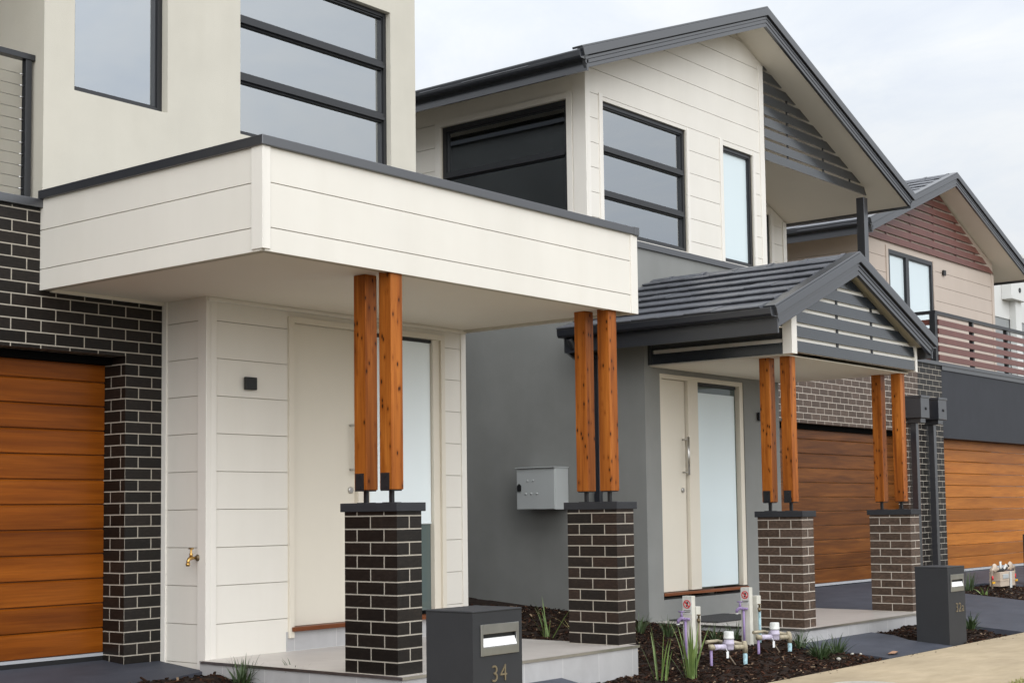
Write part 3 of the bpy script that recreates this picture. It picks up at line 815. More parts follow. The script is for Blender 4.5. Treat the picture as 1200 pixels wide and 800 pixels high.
m = MB(); m.box(9.56, 12.98, YU+.25, 4.1, 3.1, 3.2); m.build('balcony_floor', M['porchtile'], B_)

# porch of house two
YP = .20; XS = 5.749; XE = 8.65
pL, pA, pR = (5.27, 2.745), (6.985, 3.441), (8.79, 2.735)
barge(B_, pL, pA, pR, .05, .225)
pz = lambda x: pL[1] + (pA[1]-pL[1])/(pA[0]-pL[0])*(x-pL[0])
qz = lambda x: pA[1] + (pR[1]-pA[1])/(pR[0]-pA[0])*(x-pA[0])
gable_slats(B_, [(XS+.11, 2.569), (XE-.05, 2.569), (XE-.05, qz(XE-.05)), (pA[0], pA[1]), (XS+.11, pz(XS+.11))], YP, 2.569, .1465, .107, 'chardark', True, 'cream', (6.75, 7.55), 'black')
bits(B_, 'side_slat', 'chardark', [(XS, XS+.02, YP+.08, YG-.002, a, a+.107) for a in (2.55, 2.697)])
ss = B_
m = MB(); m.box(XS+.021, XS+.04, YP+.08, YG-.004, 2.54, 2.82); m.build('side_backing', M['cream'], ss)
m = MB(); m.box(XS-.004, XS+.02, YG-.06, YG-.003, 2.55, 2.80); m.build('side_batten', M['chardark'], ss)
bits(B_, 'porch_corner', 'creamtrim', [(XS-.006, XS+.10, YP-.026, YP+.078, 2.545, pz(XS+.05)), (XE-.048, XE, YP-.03, YP+.078, 2.55, 2.84)], .003)
m = MB(); m.box(XS+.041, XE-.05, YP+.08, YG-.003, 2.536, 2.548); m.build('porch_ceiling', M['soffit'], B_)
m = MB(); m.box(XE-.05, XE-.01, YP+.08, YU-.003, 2.536, 2.80); m.build('porch_beam', M['soffit'], B_)
bits(B_, 'porch_eave', 'soffit', [(5.275, XS-.001, YP+.08, YU-.003, 2.80, 2.812), (8.66, 8.785, YP+.08, YU-.003, 2.76, 2.77)])
m = MB(); slab_under(m, (pL[0]+.03, pz(pL[0]+.03)), pA, .092, YU-.003, .02, .09); slab_under(m, (pR[0]-.03, qz(pR[0]-.03)), pA, .092, YU-.003, .02, .09); m.build('roof_deck', M['soffit'], B_)
m = MB(); tiled_slope(m, 5.13, 2.90, pA[0], pA[1]+.195, .155, YU-.003, .29, .052); tiled_slope(m, 8.87, 2.89, pA[0], pA[1]+.195, .155, YU-.003, .29, .052)
ridge(m, pA[0], pA[1]+.175, .165, YU-.004)
m.build('porch_roof', M['tileroof'], B_)
gutter(B_, 5.113, 2.918, .05, YU-.0, -1, .15, .125, .08)
gutter(B_, 8.91, 2.905, .05, YU-.0, 1, .12, .115, .08)
m = MB(); m.prism([(5.263, 2.69), (5.41, 2.63), (X2-.001, 2.63), (X2-.001, 2.80), (5.263, 2.80)], YU-.03, YU-.004, 'y'); m.build('eave_end', M['char'], B_)
# downpipe on the grey side wall
m = MB(); m.box(X2-.055, X2-.002, 2.40, 2.475, -.2, 2.72)
m.tube([(5.18, 2.44, 2.83), (5.25, 2.44, 2.74), (X2-.05, 2.44, 2.68)], .035, 8); m.build('downpipe', M['char'], B_, bevel=.003)
pier(B_, 5.793, .150, Z2, 'brownbrick', shift=1)
posts(B_, 5.893, (.285, .515), Z2+1.118, 2.538, .112)
pier(B_, 8.395, .205, Z2, 'brownbrick', shift=1)
posts(B_, 8.465, (.30, .535), Z2+1.118, 2.538, .112, False)

# ================================================================== HOUSE THREE
C_ = thing('townhouse', (15.0, 2.546, 0), 'taupe weatherboard townhouse with red-brown slat balcony over a dark rendered beam', 'house', 'townhouses in the row')
m = MB(); m.box(14.101, 15.0, YU, YU+.3, -.2, 3.235, dv=.02, ux=.1); m.build('brick_wall', M['blackbrick'], C_)
m = MB(); m.box(15.0, 22.6, YU-.0, YU+.3, 2.115, 3.17); m.box(20.4, 22.6, YU, YU+.3, -.2, 2.114); m.build('rendered_beam', M['dkrender'], C_)
m = MB(); m.box(14.131, 22.6, YU-.03, YU+.32, 3.236, 3.29); m.box(15.003, 22.6, YU-.015, YU+.01, 3.172, 3.236); m.build('parapet_cap', M['char'], C_)
m = MB(); planks(m, 15.0, 20.4, 2.78, .05, 2.16, .187); gd = m.build('garage_door', M['gar3'], C_)
m = MB(); m.box(15.0, 20.4, 2.772, 2.81, .012, .048); m.build('weather_strip', M['galvlight'], gd)
# upper floor
YH = 4.0; cL, cA, cR = (14.85, 5.475), (18.39, 6.79), (21.93, 5.48)
hl = lambda x: cL[1] + (cA[1]-cL[1])/(cA[0]-cL[0])*(x-cL[0])
hr = lambda x: cA[1] + (cR[1]-cA[1])/(cR[0]-cA[0])*(x-cA[0])
HW = (16.39, 18.26, 3.30, 5.445)
m = MB()
panel(m, 'y', YH, [(15.40, 3.2), (21.15, 3.2), (21.15, hr(21.15)), (cA[0], cA[1]), (15.40, hl(15.40))], .016, [5.29 - .268*i for i in range(9)], .007, holes=(HW,))
panel(m, 'x', 15.40, [(YH+.02, 3.2), (12, 3.2), (12, 5.66), (YH+.02, 5.66)], .016, [5.29 - .268*i for i in range(9)], .007)
m.build('weatherboard_wall', M['taupe'], C_)
m = MB(); panel(m, 'y', YH+.017, [(15.416, 3.2), (21.15, 3.2), (21.15, hr(21.15)), (cA[0], cA[1]), (15.416, hl(15.4))], .16, holes=(HW,))
m.box(15.417, 15.58, YH+.18, 12, 3.2, 5.6); m.box(20.98, 21.15, YH+.18, 12, 0, 5.6); m.build('wall_core', M['groove'], C_)
bits(C_, 'corner_trim', 'taupe', [(15.385, 15.50, YH-.012, YH+.05, 3.2, 5.56), (21.05, 21.165, YH-.012, YH+.05, 3.2, 5.54)])
bits(C_, 'window_trim', 'taupe', [(16.30, 16.385, YH-.014, YH+.01, 3.2, 5.50), (18.265, 18.33, YH-.010, YH+.01, 3.2, 5.46)])
window(C_, 'y', YH, *HW, vbars=(17.16,), rec=.0, fw=.07, mats=('winblind',), name='balcony_door', barw=.12)
gable_slats(C_, [(15.42, 5.555), (21.10, 5.555), (cA[0], cA[1]+.0)], YH-.02, 5.555, .150, .108, 'slat', False, 'taupe', (16.3, 17.3, 18.3, 19.3, 20.2), 'slat')
barge(C_, cL, cA, cR, 3.55, .23)
m = MB(); slab_under(m, (cL[0]+.03, hl(cL[0]+.03)), cA, 3.592, 12); slab_under(m, (cR[0]-.03, hr(cR[0]-.03)), cA, 3.592, 12); m.build('soffit', M['soffit'], C_)
m = MB(); tiled_slope(m, 14.77, 5.605, cA[0], cA[1]+.20, 3.65, 12); tiled_slope(m, 22.0, 5.61, cA[0], cA[1]+.20, 3.65, 12); ridge(m, cA[0], cA[1]+.18, 3.665, 12)
m.build('tiled_roof', M['tileroof'], C_)
gutter(C_, 14.735, 5.66, 3.55, 12, -1, .12); gutter(C_, 22.05, 5.66, 3.55, 12, 1, .12)
# balcony rail
m = MB()
for u in (14.93, 16.45, 17.97, 19.49, 21.01): m.box(u-.03, u+.03, 2.585, 2.645, 3.29, 4.05)
m.box(14.90, 22.6, 2.57, 2.65, 4.05, 4.10); m.box(14.90, 14.96, 2.65, YH-.02, 4.05, 4.10)
m.box(14.88, 14.98, 2.57, 2.66, 3.29, 4.052)
rl = m.build('balcony_rail', M['alum'], C_)
for i in range(5):
    z = 3.325 + i*.1385
    bits(rl, 'rail_slat', 'slat', [(14.985, 22.6, 2.555, 2.583, z, z+.088), (14.915, 14.943, 2.66, YH-.03, z, z+.088)])
m = MB(); m.box(14.99, 22.55, 2.86, YH-.001, 3.1, 3.2); m.build('balcony_floor', M['porchtile'], C_)
# rainwater heads with downpipes where the two brick colours meet
def rainhead(parent, u0):
    m = MB(); m.box(u0, u0+.30, 2.29, YU-.003, 2.36, 2.68); m.box(u0-.012, u0+.312, 2.278, YU-.004, 2.655, 2.69)
    m.box(u0+.07, u0+.24, 2.33, YU-.003, 2.29, 2.359)
    r = m.build('rainwater_head', M['char'], parent, bevel=.004)
    d = MB(); d.box(u0+.10, u0+.19, 2.42, 2.51, -.15, 2.289); d.build('downpipe', M['char'], r, bevel=.004)
    k = MB(); k.lathe([(.022, 0), (.022, -.01), (.008, -.011), (.008, -.011)], (u0+.17, 2.289, 2.50), 'y', 12); k.build('overflow', M['black'], r)
rainhead(B_, 13.60); rainhead(C_, 14.24)

# ================================================================== pale building behind
D_ = thing('building', (30, 6, 0), 'pale white and grey rendered building beyond the taupe house', 'building')
m = MB(); m.box(24.3, 40, 6.0, 14, 5.45, 7.0); m.build('upper_wall', M['pale'], D_)
m = MB(); m.box(24.3, 40, 6.02, 14, -.2, 5.449); m.build('lower_wall', M['palegrey'], D_)
m = MB(); m.box(26.95, 27.85, 5.75, 5.999, 5.88, 6.30); r = m.build('rainwater_head', M['pale'], D_, bevel=.01)
m = MB(); m.box(27.43, 27.80, 5.85, 5.998, -.2, 5.88); m.build('downpipe', M['pale'], r)
m = MB(); m.lathe([(.06, 0), (.06, -.02)], (27.45, 5.752, 6.12), 'y', 12); m.build('overflow', M['black'], r)
m = MB(); m.box(24.2, 40.1, 5.9, 14.1, 7.0, 7.08); m.build('roof_cap', M['pale'], D_)

# ================================================================== fittings
def wall_light(x, y, z, label):
    t = thing('wall_light', (x, y, z), label, 'light', 'black wall lights by the doors')
    m = MB(); m.box(x-.055, x+.055, y-.040, y-.012, z-.048, z+.048); m.build('lamp_housing', M['black'], t, bevel=.004)
    m = MB(); m.box(x-.035, x+.035, y-.0115, y-.001, z-.035, z+.035); m.build('back_plate', M['black'], t)
wall_light(.436, YW, 2.045, 'black square wall light on cream weatherboard beside the cream front door')
wall_light(8.03, YG, 2.112, 'small black wall light on grey render right of the sidelight')
wall_light(18.72, YH, 5.297, 'small black wall light on taupe boards beside the balcony door')

t = thing('garden_tap', (XW, 2.083, .73), 'brass garden tap on cream side wall beside the black bricks', 'tap')
x, y, z = XW-.012, 2.02, .745
m = MB(); m.lathe([(.036, 0), (.036, -.012), (.028, -.02), (.017, -.035)], (x+.012, y, z), 'x', 14); m.build('flange', M['oldbrass'], t)
m = MB(); m.tube([(x-.02, y, z), (x-.075, y, z), (x-.10, y, z-.006), (x-.115, y, z-.03), (x-.117, y, z-.055)], [.012, .016, .018, .016, .014], 12)
m.lathe([(.019, -.075), (.021, -.05), (.016, -.045)], (x-.117, y, z), 'z', 12)
m.lathe([(.016, 0), (.017, .03), (.011, .04), (.009, .075), (.006, .078)], (x-.08, y, z+.008), 'z', 12)
m.build('tap_body', M['brass'], t)
m = MB(); m.tube([(x-.08, y-.032, z+.088), (x-.08, y+.032, z+.088)], .0065, 8); m.build('tap_handle', M['brass'], t); t.scale = (.78, .78, .78)

t = thing('meter_box', (X2, 3.3, 1.07), 'grey steel electrical meter box on grey rendered side wall', 'meter box')
x0, x1 = X2-.24, X2-.002; dy_ = -.19
m = MB(); m.box(x0+.012, x1, 3.04+dy_, 3.56+dy_, 1.072, 1.515); m.box(x0-.02, x1, 3.03+dy_, 3.57+dy_, 1.515, 1.525); m.build('cabinet', M['galv'], t, bevel=.004)
m = MB(); m.box(x0-.004, x0+.0115, 3.045+dy_, 3.555+dy_, 1.078, 1.512); d = m.build('door', M['galv'], t, bevel=.003)
m = MB(); m.box(x0-.016, x0-.0045, 3.492+dy_, 3.542+dy_, 1.272, 1.335); m.prism([(3.497+dy_, 1.335), (3.537+dy_, 1.335), (3.517+dy_, 1.352)], x0-.014, x0-.005, 'x'); m.build('latch', M['black'], d)
m = MB()
for (yy, zz) in ((3.405, 1.383), (3.33, 1.383), (3.43, 1.243), (3.355, 1.243), (3.28, 1.243)):
    m.lathe([(.013, 0), (.011, -.007), (.0, -.010)], (x0-.004, yy+dy_, zz), 'x', 10)
m.build('vent', M['galv'], d)
t['label'] = 'grey steel electrical meter box on grey rendered side wall between the first two houses'

t = thing('doormat', (6.45, 1.5, Z2), 'dark grey doormat on porch tiles below the grey house door', 'doormat')
m = MB(); m.box(5.98, 7.05, 1.22, 1.80, Z2+.001, Z2+.016); m.build('mat_surface', M['mat'], t, bevel=.004)

# letterboxes
def text_mesh(txt, size, mat, parent, loc, name):
    cu = bpy.data.curves.new(name, 'FONT'); cu.body = txt; cu.size = size; cu.extrude = .003; cu.space_character = 1.15; cu.offset = -.0012
    o = bpy.data.objects.new('tmp', cu); COL.objects.link(o)
    dg = bpy.context.evaluated_depsgraph_get()
    me = bpy.data.meshes.new_from_object(o.evaluated_get(dg)); bpy.data.objects.remove(o)
    me.transform(Matrix.Rotation(R_(90), 4, 'X'))
    me.materials.clear(); me.materials.append(mat)
    ob = bpy.data.objects.new(name, me); COL.objects.link(ob); ob.parent = parent
    ob.location = Vector(loc) - parent.location - (parent.parent.location if parent.parent else Vector())
    return ob
def letterbox(x, y, zt, label, number=None, numx=.148, numz=.392, base=-.5):
    t = thing('letterbox', (x, y, zt-.78), label, 'letterbox', 'grey rendered letterboxes')
    m = MB()
    hx0, hx1, hz0, hz1 = x+.085, x+.36, zt-.205, zt-.125
    b0 = base
    # body with a slot opening through the front
    m.box(x, x+.42, y+.10, y+.335, b0, zt-.012); m.box(x, hx0, y, y+.10, b0, zt-.012); m.box(hx1, x+.42, y, y+.10, b0, zt-.012)
    m.box(hx0, hx1, y, y+.10, b0, hz0); m.box(hx0, hx1, y, y+.10, hz1, zt-.012)
    bd = m.build('body', M['lettergrey'], t)
    m = MB(); m.box(x-.003, x+.423, y-.003, y+.338, zt-.012, zt); m.build('lid', M['lettergrey'], t, bevel=.005)
    p = MB(); px0, px1, pz0, pz1 = x+.06, x+.385, zt-.243, zt-.077
    sx0, sx1, sz0, sz1 = x+.078, x+.367, zt-.198, zt-.128
    p.box(px0, sx0, y-.008, y-.001, pz0, pz1); p.box(sx1, px1, y-.008, y-.001, pz0, pz1)
    p.box(sx0, sx1, y-.008, y-.001, pz0, sz0); p.box(sx0, sx1, y-.008, y-.001, sz1, pz1)
    pl = p.build('slot_plate', M['steel'], t, bevel=.0015)
    p = MB(); p.box(sx0, sx1, y+.012, y+.02, sz0, sz1); p.build('slot_inside', M['black'], pl)
    p = MB(); p.face([(sx0+.002, y-.0085, sz0+.002), (sx1-.002, y-.0085, sz0+.002), (sx1-.004, y+.004, sz0+.047), (sx0+.004, y+.004, sz0+.047)])
    p.face([(sx0+.004, y+.005, sz0+.047), (sx1-.004, y+.005, sz0+.047), (sx1-.002, y-.0075, sz0+.002), (sx0+.002, y-.0075, sz0+.002)])
    p.build('slot_flap', M['paper'], pl)
    if number: text_mesh(number, .13, M['brass34'], t, (x+numx, y-.003, zt-numz), 'house_number')
    return t
M['brass34'] = paint('dull gold number', (.34, .28, .19), .4, .15, 20, 50, .05, metallic=.8)
letterbox(-.967, -1.464, .519, 'dark grey rendered letterbox numbered 34, in front of the black brick pier', '34', .145, .388)
letterbox(6.886, -.83, .462, 'dark grey rendered letterbox numbered 32a beside the blue-grey path', '32a', .165, .445)
letterbox(14.86, .985, .63, 'dark plain letterbox in the far garden bed beside the beige gas meter', None)

# stakes with taps
def sign_stake(x, y, label):
    zb = -.235 + .082*y; wx, wy = x, y
    t = thing('tap_stake', (x, y, zb), label, 'tap stake', 'stakes with purple taps')
    w = .062
    m = MB(); m.box(x, x+.095, y, y+.055, zb-.1, zb+.53); m.build('stake', M['stake'], t, bevel=.003)
    m = MB(); m.box(x+.004, x+.094, y-.004, y-.0005, zb+.375, zb+.53); s = m.build('sign', M['white'], t)
    cx, cz = x+.049, zb+.462
    r = MB(); n = 28
    for i in range(n):
        a, b = 2*math.pi*i/n, 2*math.pi*(i+1)/n
        r.prism([(cx+.036*math.cos(a), cz+.036*math.sin(a)), (cx+.036*math.cos(b), cz+.036*math.sin(b)), (cx+.028*math.cos(b), cz+.028*math.sin(b)), (cx+.028*math.cos(a), cz+.028*math.sin(a))], y-.0075, y-.006, 'y')
    d = .0255; h = .0035
    r.prism([(cx-.021-h, cz+.021-h), (cx-.021+h, cz+.021+h), (cx+.021+h, cz-.021+h), (cx+.021-h, cz-.021-h)], y-.0095, y-.008, 'y')
    r.build('ban_ring', M['red'], s)
    k = MB(); k.box(cx-.004, cx+.010, y-.006, y-.0048, cz-.006, cz+.020); k.box(cx-.014, cx+.012, y-.0058, y-.0046, cz+.006, cz+.014); k.box(cx-.012, cx+.002, y-.0056, y-.0044, cz-.020, cz-.008)
    k.box(x+.016, x+.084, y-.0056, y-.0044, zb+.404, zb+.410); k.box(x+.022, x+.078, y-.0056, y-.0044, zb+.390, zb+.395); k.build('pictogram', M['black'], s)
    m = MB(); px, py = x+.045, y-.028
    m.tube([(px, py, zb-.05), (px, py, zb+.335)], .011, 10); m.build('riser_pipe', M['purple'], t)
    m = MB(); m.tube([(px, py, zb+.335), (px-.03, py-.012, zb+.345), (px-.055, py-.025, zb+.325), (px-.058, py-.027, zb+.30)], [.014, .017, .015, .013], 10)
    m.lathe([(.012, 0), (.010, .03), (.005, .045)], (px-.03, py-.012, zb+.352), 'z', 10); m.tube([(px-.055, py-.02, zb+.40), (px-.005, py-.005, zb+.40)], .006, 8)
    m.lathe([(.016, .325), (.016, .350)], (px, py, zb), 'z', 10); m.tube([(px, py, zb+.338), (px+.04, py+.005, zb+.338)], .011, 8)
    tp = m.build('tap', M['purple'], t)
    m = MB(); m.lathe([(.014, -.012), (.015, 0)], (px-.058, py-.027, zb+.298), 'z', 10); m.build('spout', M['white'], tp)
    t.rotation_euler = (0, 0, R_(-90))
    return t
def plain_stake(x, y, label, hgt, tapz=None):
    zb = -.235 + .082*y
    t = thing('timber_stake', (x, y, zb), label, 'stake', 'plain stakes in the mulch')
    m = MB(); m.box(x, x+.075, y, y+.05, zb-.1, zb+hgt); m.build('stake', M['stake'], t, bevel=.003)
    m = MB(); px, py = x-.0, y-.025
    m.tube([(px, py, zb-.05), (px, py, zb+hgt*.70)], .012, 10); m.build('riser_pipe', M['pipegrey'] if not tapz else M['blue'], t)
    m = MB(); m.tube([(px, py, zb+hgt*.70), (px-.02, py-.01, zb+hgt*.74), (px-.035, py-.02, zb+hgt*.70)], [.014, .017, .013], 10)
    m.lathe([(.011, 0), (.009, .035), (.018, .038), (.018, .046)], (px-.012, py-.008, zb+hgt*.74), 'z', 10); m.build('tap', M['oldbrass'], t)
    return t
sign_stake(3.79, .243, 'white stake with no-drinking sign and purple tap, behind the bright strappy plants')
plain_stake(4.05, .27, 'plain pale stake close behind the signed stake by the strappy plants', .42)
sign_stake(5.02, .39, 'white stake with no-drinking sign and purple tap, beside the brown pier')
plain_stake(5.16, .30, 'plain pale stake with metal tap against the brown pier', .455, True)

def water_meter(x, y, s, label):
    zb = -.235 + .082*y
    t = thing('water_meter', (x, y, zb), label, 'water meter', 'recycled water meters in the mulch')
    z = zb + .155
    m = MB(); m.lathe([(.036, 0), (.041, .012), (.041, .045), (.044, .047), (.044, .062), (.041, .065), (.041, .092)], (x, y, z-.025), 'z', 20); m.build('meter_body', M['lilac'], t)
    m = MB(); m.lathe([(.045, 0), (.045, .012), (.043, .014), (.042, .055), (.037, .062), (.0, .064)], (x, y, z+.066), 'z', 20); m.build('meter_cap', M['white'], t)
    m = MB(); m.tube([(x-.05, y+.01, z+.0), (x-.10, y+.03, z+.005), (x-.16, y+.05, z+.005)], [.026, .022, .024], 12); m.tube([(x+.05, y+.06, z+.02), (x+.16, y+.10, z+.03)], [.028, .024], 12); m.build('pipe_sleeve', M['lilac'], t)
    m = MB(); m.tube([(x-.16, y+.05, z+.005), (x-.20, y+.06, z)], .022, 10); m.lathe([(.024, -.02), (.024, .02)], (x-.19, y+.058, z+.01), 'z', 10); m.build('inlet_valve', M['fitting'], t)
    m = MB()
    m.tube([(x+.05, y-.01, z-.005), (x+.16, y-.06, z-.01)], [.022, .019], 12); m.lathe([(.022, -.05), (.022, .03), (.015, .035)], (x+.16, y-.06, z-.01), 'z', 12)
    m.tube([(x+.16, y+.10, z+.03), (x+.26, y+.02, z+.0)], .018, 10); m.lathe([(.018, -.03), (.023, -.028), (.023, .02), (.015, .03)], (x+.27, y+.01, z+.0), 'z', 10)
    m.build('brass_fitting', M['fitting'], t)
    m = MB(); m.tube([(x-.10, y+.16, z+.04), (x+.05, y+.14, z+.04), (x+.06, y+.10, z+.03)], .015, 10); m.build('side_pipe', M['fitting'], t)
    m = MB(); m.tube([(x+.16, y-.06, zb-.1), (x+.16, y-.06, z-.045)], .018, 12); m.build('supply_pipe', M['blue'], t)
    m = MB(); m.tube([(x+.27, y+.01, zb-.1), (x+.27, y+.01, z-.02)], .013, 10); m.build('copper_pipe', M['pipegrey'], t)
    m = MB(); m.tube([(x-.02, y+.03, z-.02), (x+.09, y-.03, zb-.03)], .006, 8); m.build('support_rod', M['pipegrey'], t)
    m = MB(); m.tube([(x-.19, y+.058, zb-.1), (x-.19, y+.058, z-.01)], .012, 10); m.build('outlet_pipe', M['purple'], t)
    m = MB(); m.box(x-.09, x-.055, y-.03, y-.027, z-.085, z-.03); m.tube([(x-.07, y-.028, z-.03), (x-.06, y, z+.0)], .003, 6); m.build('tag', M['paper'], t)
    return t
water_meter(3.80, -.20, 1, 'lilac water meter with white cap beside the bright green strappy plants')
water_meter(4.76, -.10, 1, 'lilac water meter with white cap at the foot of the brown brick pier')

# gas meter
t = thing('gas_meter', (14.1, 1.40, -.12), 'beige gas meter with two regulators in far garden bed', 'gas meter')
zb = -.12; x0, y0 = 13.80, 1.30
m = MB(); m.box(x0, x0+.62, y0, y0+.30, zb+.02, zb+.13); m.box(x0, x0+.62, y0, y0+.30, zb+.138, zb+.30); m.box(x0-.012, x0+.632, y0-.012, y0+.312, zb+.126, zb+.140)
m.build('meter_body', M['gas'], t, bevel=.02)
m = MB(); m.box(x0+.09, x0+.33, y0-.02, y0-.001, zb+.17, zb+.26); m.build('counter_window', M['galv'], t, bevel=.01)
for xx, zz in ((x0-.08, zb+.385), (x0+.58, zb+.40)):
    m = MB(); m.lathe([(.02, -.05), (.07, -.035), (.088, 0), (.07, .035), (.02, .05)], (xx, y0+.1, zz), 'y', 16)
    m.tube([(xx-.15, y0+.1, zz-.03), (xx+.15, y0+.1, zz-.03)], .034, 10)
    m.build('regulator', M['gas'], t)
for xx in (x0-.20, x0+.76):
    m = MB(); m.tube([(xx, y0+.1, zb-.1), (xx, y0+.1, zb+.40)], .022, 10); gp = m.build('gas_pipe', M['pipegrey'], t)
    m = MB(); m.box(xx-.04, xx+.04, y0+.04, y0+.075, zb+.09, zb+.13); m.build('yellow_tag', M['yellow'], gp)
    m = MB(); m.tube([(xx-.03, y0+.06, zb+.16), (xx-.03, y0+.06, zb+.24)], .02, 8); m.build('red_cap', M['red'], gp)
m = MB(); m.tube([(x0+.2, y0+.12, zb+.30), (x0+.2, y0+.12, zb+.50)], .028, 10); m.build('vent_pipe', M['white'], t)
m = MB(); m.tube([(x0+.30, y0+.1, zb+.33), (x0+.40, y0+.1, zb+.42), (x0+.47, y0+.1, zb+.36)], .03, 10); m.build('bent_pipe', M['white'], t)
m = MB(); m.box(x0+.36, x0+.44, y0-.03, y0-.014, zb-.05, zb+.30); m.build('marker_stake', M['white'], t)
m = MB(); m.tube([(x0+.02, y0+.1, zb+.33), (x0+.30, y0+.1, zb+.33), (x0+.52, y0+.1, zb+.40)], .032, 10); m.build('black_union', M['black'], t)
t.scale = (.92, .55, .74); t.location.x += .16

# ================================================================== ground
GZ = lambda y: -.235 + .082*y
m = MB(); m.face([(-600,-600,-.55),(600,-600,-.55),(600,600,-.55),(-600,600,-.55)]); struct(m.build('ground', M['soil']))
m = MB(); m.box(-60, 90, -13, -4.9, -.54, -.44); struct(m.build('road', M['road']))
m = MB(); m.box(-60, 90, -4.9, -4.6, -.54, -.31); struct(m.build('kerb', M['foot'], bevel=.02))
m = MB(); m.box(-60, 90, -4.6, -2.40, -.54, -.31); struct(m.build('verge', M['verge']))
m = MB()
x = -30.0
while x < 60:
    m.box(x+.004, x+1.496, -2.40, -.855, -.42, -.300); x += 1.5
struct(m.build('footpath', M['foot'], bevel=.006))
def sloped(name, poly, lift, mat, th=.12):
    m = MB(); top = [(x, y, GZ(y)+lift) for x, y in poly]; bot = [(x, y, GZ(y)+lift-th) for x, y in poly]
    ar = sum(poly[i][0]*poly[(i+1) % len(poly)][1] - poly[(i+1) % len(poly)][0]*poly[i][1] for i in range(len(poly)))
    if ar < 0: top = top[::-1]; bot = bot[::-1]
    m.face(top); n = len(top)
    for i in range(n): m.face([bot[i], bot[(i+1) % n], top[(i+1) % n], top[i]])
    return struct(m.build(name, mat))
sloped('driveway', [(-5.4, 2.8), (-.31, 2.8), (XW-.02, 2.47), (XW-.03, 1.93), (-.25, 1.86), (-.48, 1.76), (-.70, 1.55), (-.95, 1.0), (-1.15, -.853), (-5.4, -.853)], .004, M['drive'])
sloped('driveway', [(8.49, YU-.004), (8.49, .1), (8.75, -.3), (8.78, -.853), (12.30, -.853), (12.45, 1.5), (12.8, 1.75), (14.4, 1.75), (14.75, 1.3), (14.75, -.853), (20.4, -.853), (20.4, 2.9), (8.9, 2.9), (8.9, YU-.004)], .012, M['drive'])
sloped('path', [(5.47, .09), (5.47, -.853), (6.90, -.853), (6.90, -.40), (7.10, -.16), (7.10, .09)], .010, M['drive'])
m = MB(); m.prism([(-.064, -.157), (-.853, -.301), (-.853, -.42), (-.064, -.42)], .45, 1.66, 'x'); struct(m.build('path', M['drive'], bevel=.006))

# mulched beds: one bumpy sheet
from mathutils import noise as mn
FLAT = [(5.40, 7.15, -.9, .1), (8.45, 14.7, -.9, 2.9), (.40, 1.71, -.9, .0), (-6, -.95, -.9, 3), (-1.0, .1, 1.80, 3)]
def inbed3(x, y): return 12.42 < x < 14.72 and y < 1.74
def mz(x, y):
    h = GZ(y) + .004 + .030*mn.noise((x*2.1, y*2.1, 0)) + .022*mn.noise((x*7, y*7, 3)) + .014*mn.noise((x*19, y*19, 5))
    if 2.9 < x < 5.1 and y > 1.6: h += .06*min(1, (y-1.6)/.7)*min(1, (5.1-x)/.5)
    if x > 5.3 and y > .3: h = min(h, GZ(y) - .01)
    for a, b, c, d in FLAT:
        if a-.04 < x < b+.04 and c-.04 < y < d+.04 and not inbed3(x, y): h = min(h, GZ(y) - .05)
    if y < -.80: h = min(h, -.315 + .02*mn.noise((x*9, 0, 0)) + .015)
    elif y < -.7: h = min(h, GZ(y)+.012)
    return h
def bed(x0, x1, y0, y1, st):
    m = MB(); nx, ny = int((x1-x0)/st), int((y1-y0)/st)
    P = [[(x0+i*st, y0+j*st, mz(x0+i*st, y0+j*st)) for i in range(nx+1)] for j in range(ny+1)]
    for j in range(ny):
        for i in range(nx):
            m.face([P[j][i], P[j][i+1], P[j+1][i+1], P[j+1][i]], None, True)
    return m
m = bed(-1.2, 9.0, -.853, 5.2, .045); struct(m.build('garden_bed', M['mulch']))
m = bed(12.3, 14.85, -.853, 1.9, .05); struct(m.build('garden_bed', M['mulch']))
# loose bark
m = MB(); rnd = random.Random(3)
def chip(x, y):
    z = mz(x, y)
    l, w, h = rnd.uniform(.008, .038), rnd.uniform(.004, .012), rnd.uniform(.002, .006)
    a, tl = rnd.uniform(0, math.pi), rnd.uniform(-.45, .45)
    ca, sa, ct, st_ = math.cos(a), math.sin(a), math.cos(tl), math.sin(tl)
    pts = []
    for (dx, dy, dz) in ((-l,-w,-h),(l,-w*.6,-h),(l*.9,w,-h),(-l*.8,w*.7,-h),(-l,-w,h),(l,-w*.6,h),(l*.9,w,h),(-l*.8,w*.7,h)):
        X = dx*ct - dz*st_; Z = dx*st_ + dz*ct
        pts.append((x + X*ca - dy*sa, y + X*sa + dy*ca, z + .004 + Z))
    for f in ((4,5,6,7),(0,1,5,4),(1,2,6,5),(2,3,7,6),(3,0,4,7)): m.face([pts[i] for i in f])
def okbed(x, y):
    if 12.42 < x < 14.70 and y < 1.72: return True
    if x > 8.7: return False
    for a, b, c, d in FLAT:
        if a < x < b and c < y < d: return False
    if -.03 < x < 2.66 and y > -.07: return False
    if 5.7 < x < 8.48 and y > .09: return False
    return True
k = 0
while k < 22000:
    x, y = (rnd.uniform(1.6, 8.7), rnd.uniform(-.85, 3.4)) if rnd.random() < .86 else ((rnd.uniform(12.4, 14.7), rnd.uniform(-.8, 1.7)) if rnd.random() < .6 else (rnd.uniform(-.95, .5), rnd.uniform(-.2, 1.9)))
    if okbed(x, y): chip(x, y)
    k += 1
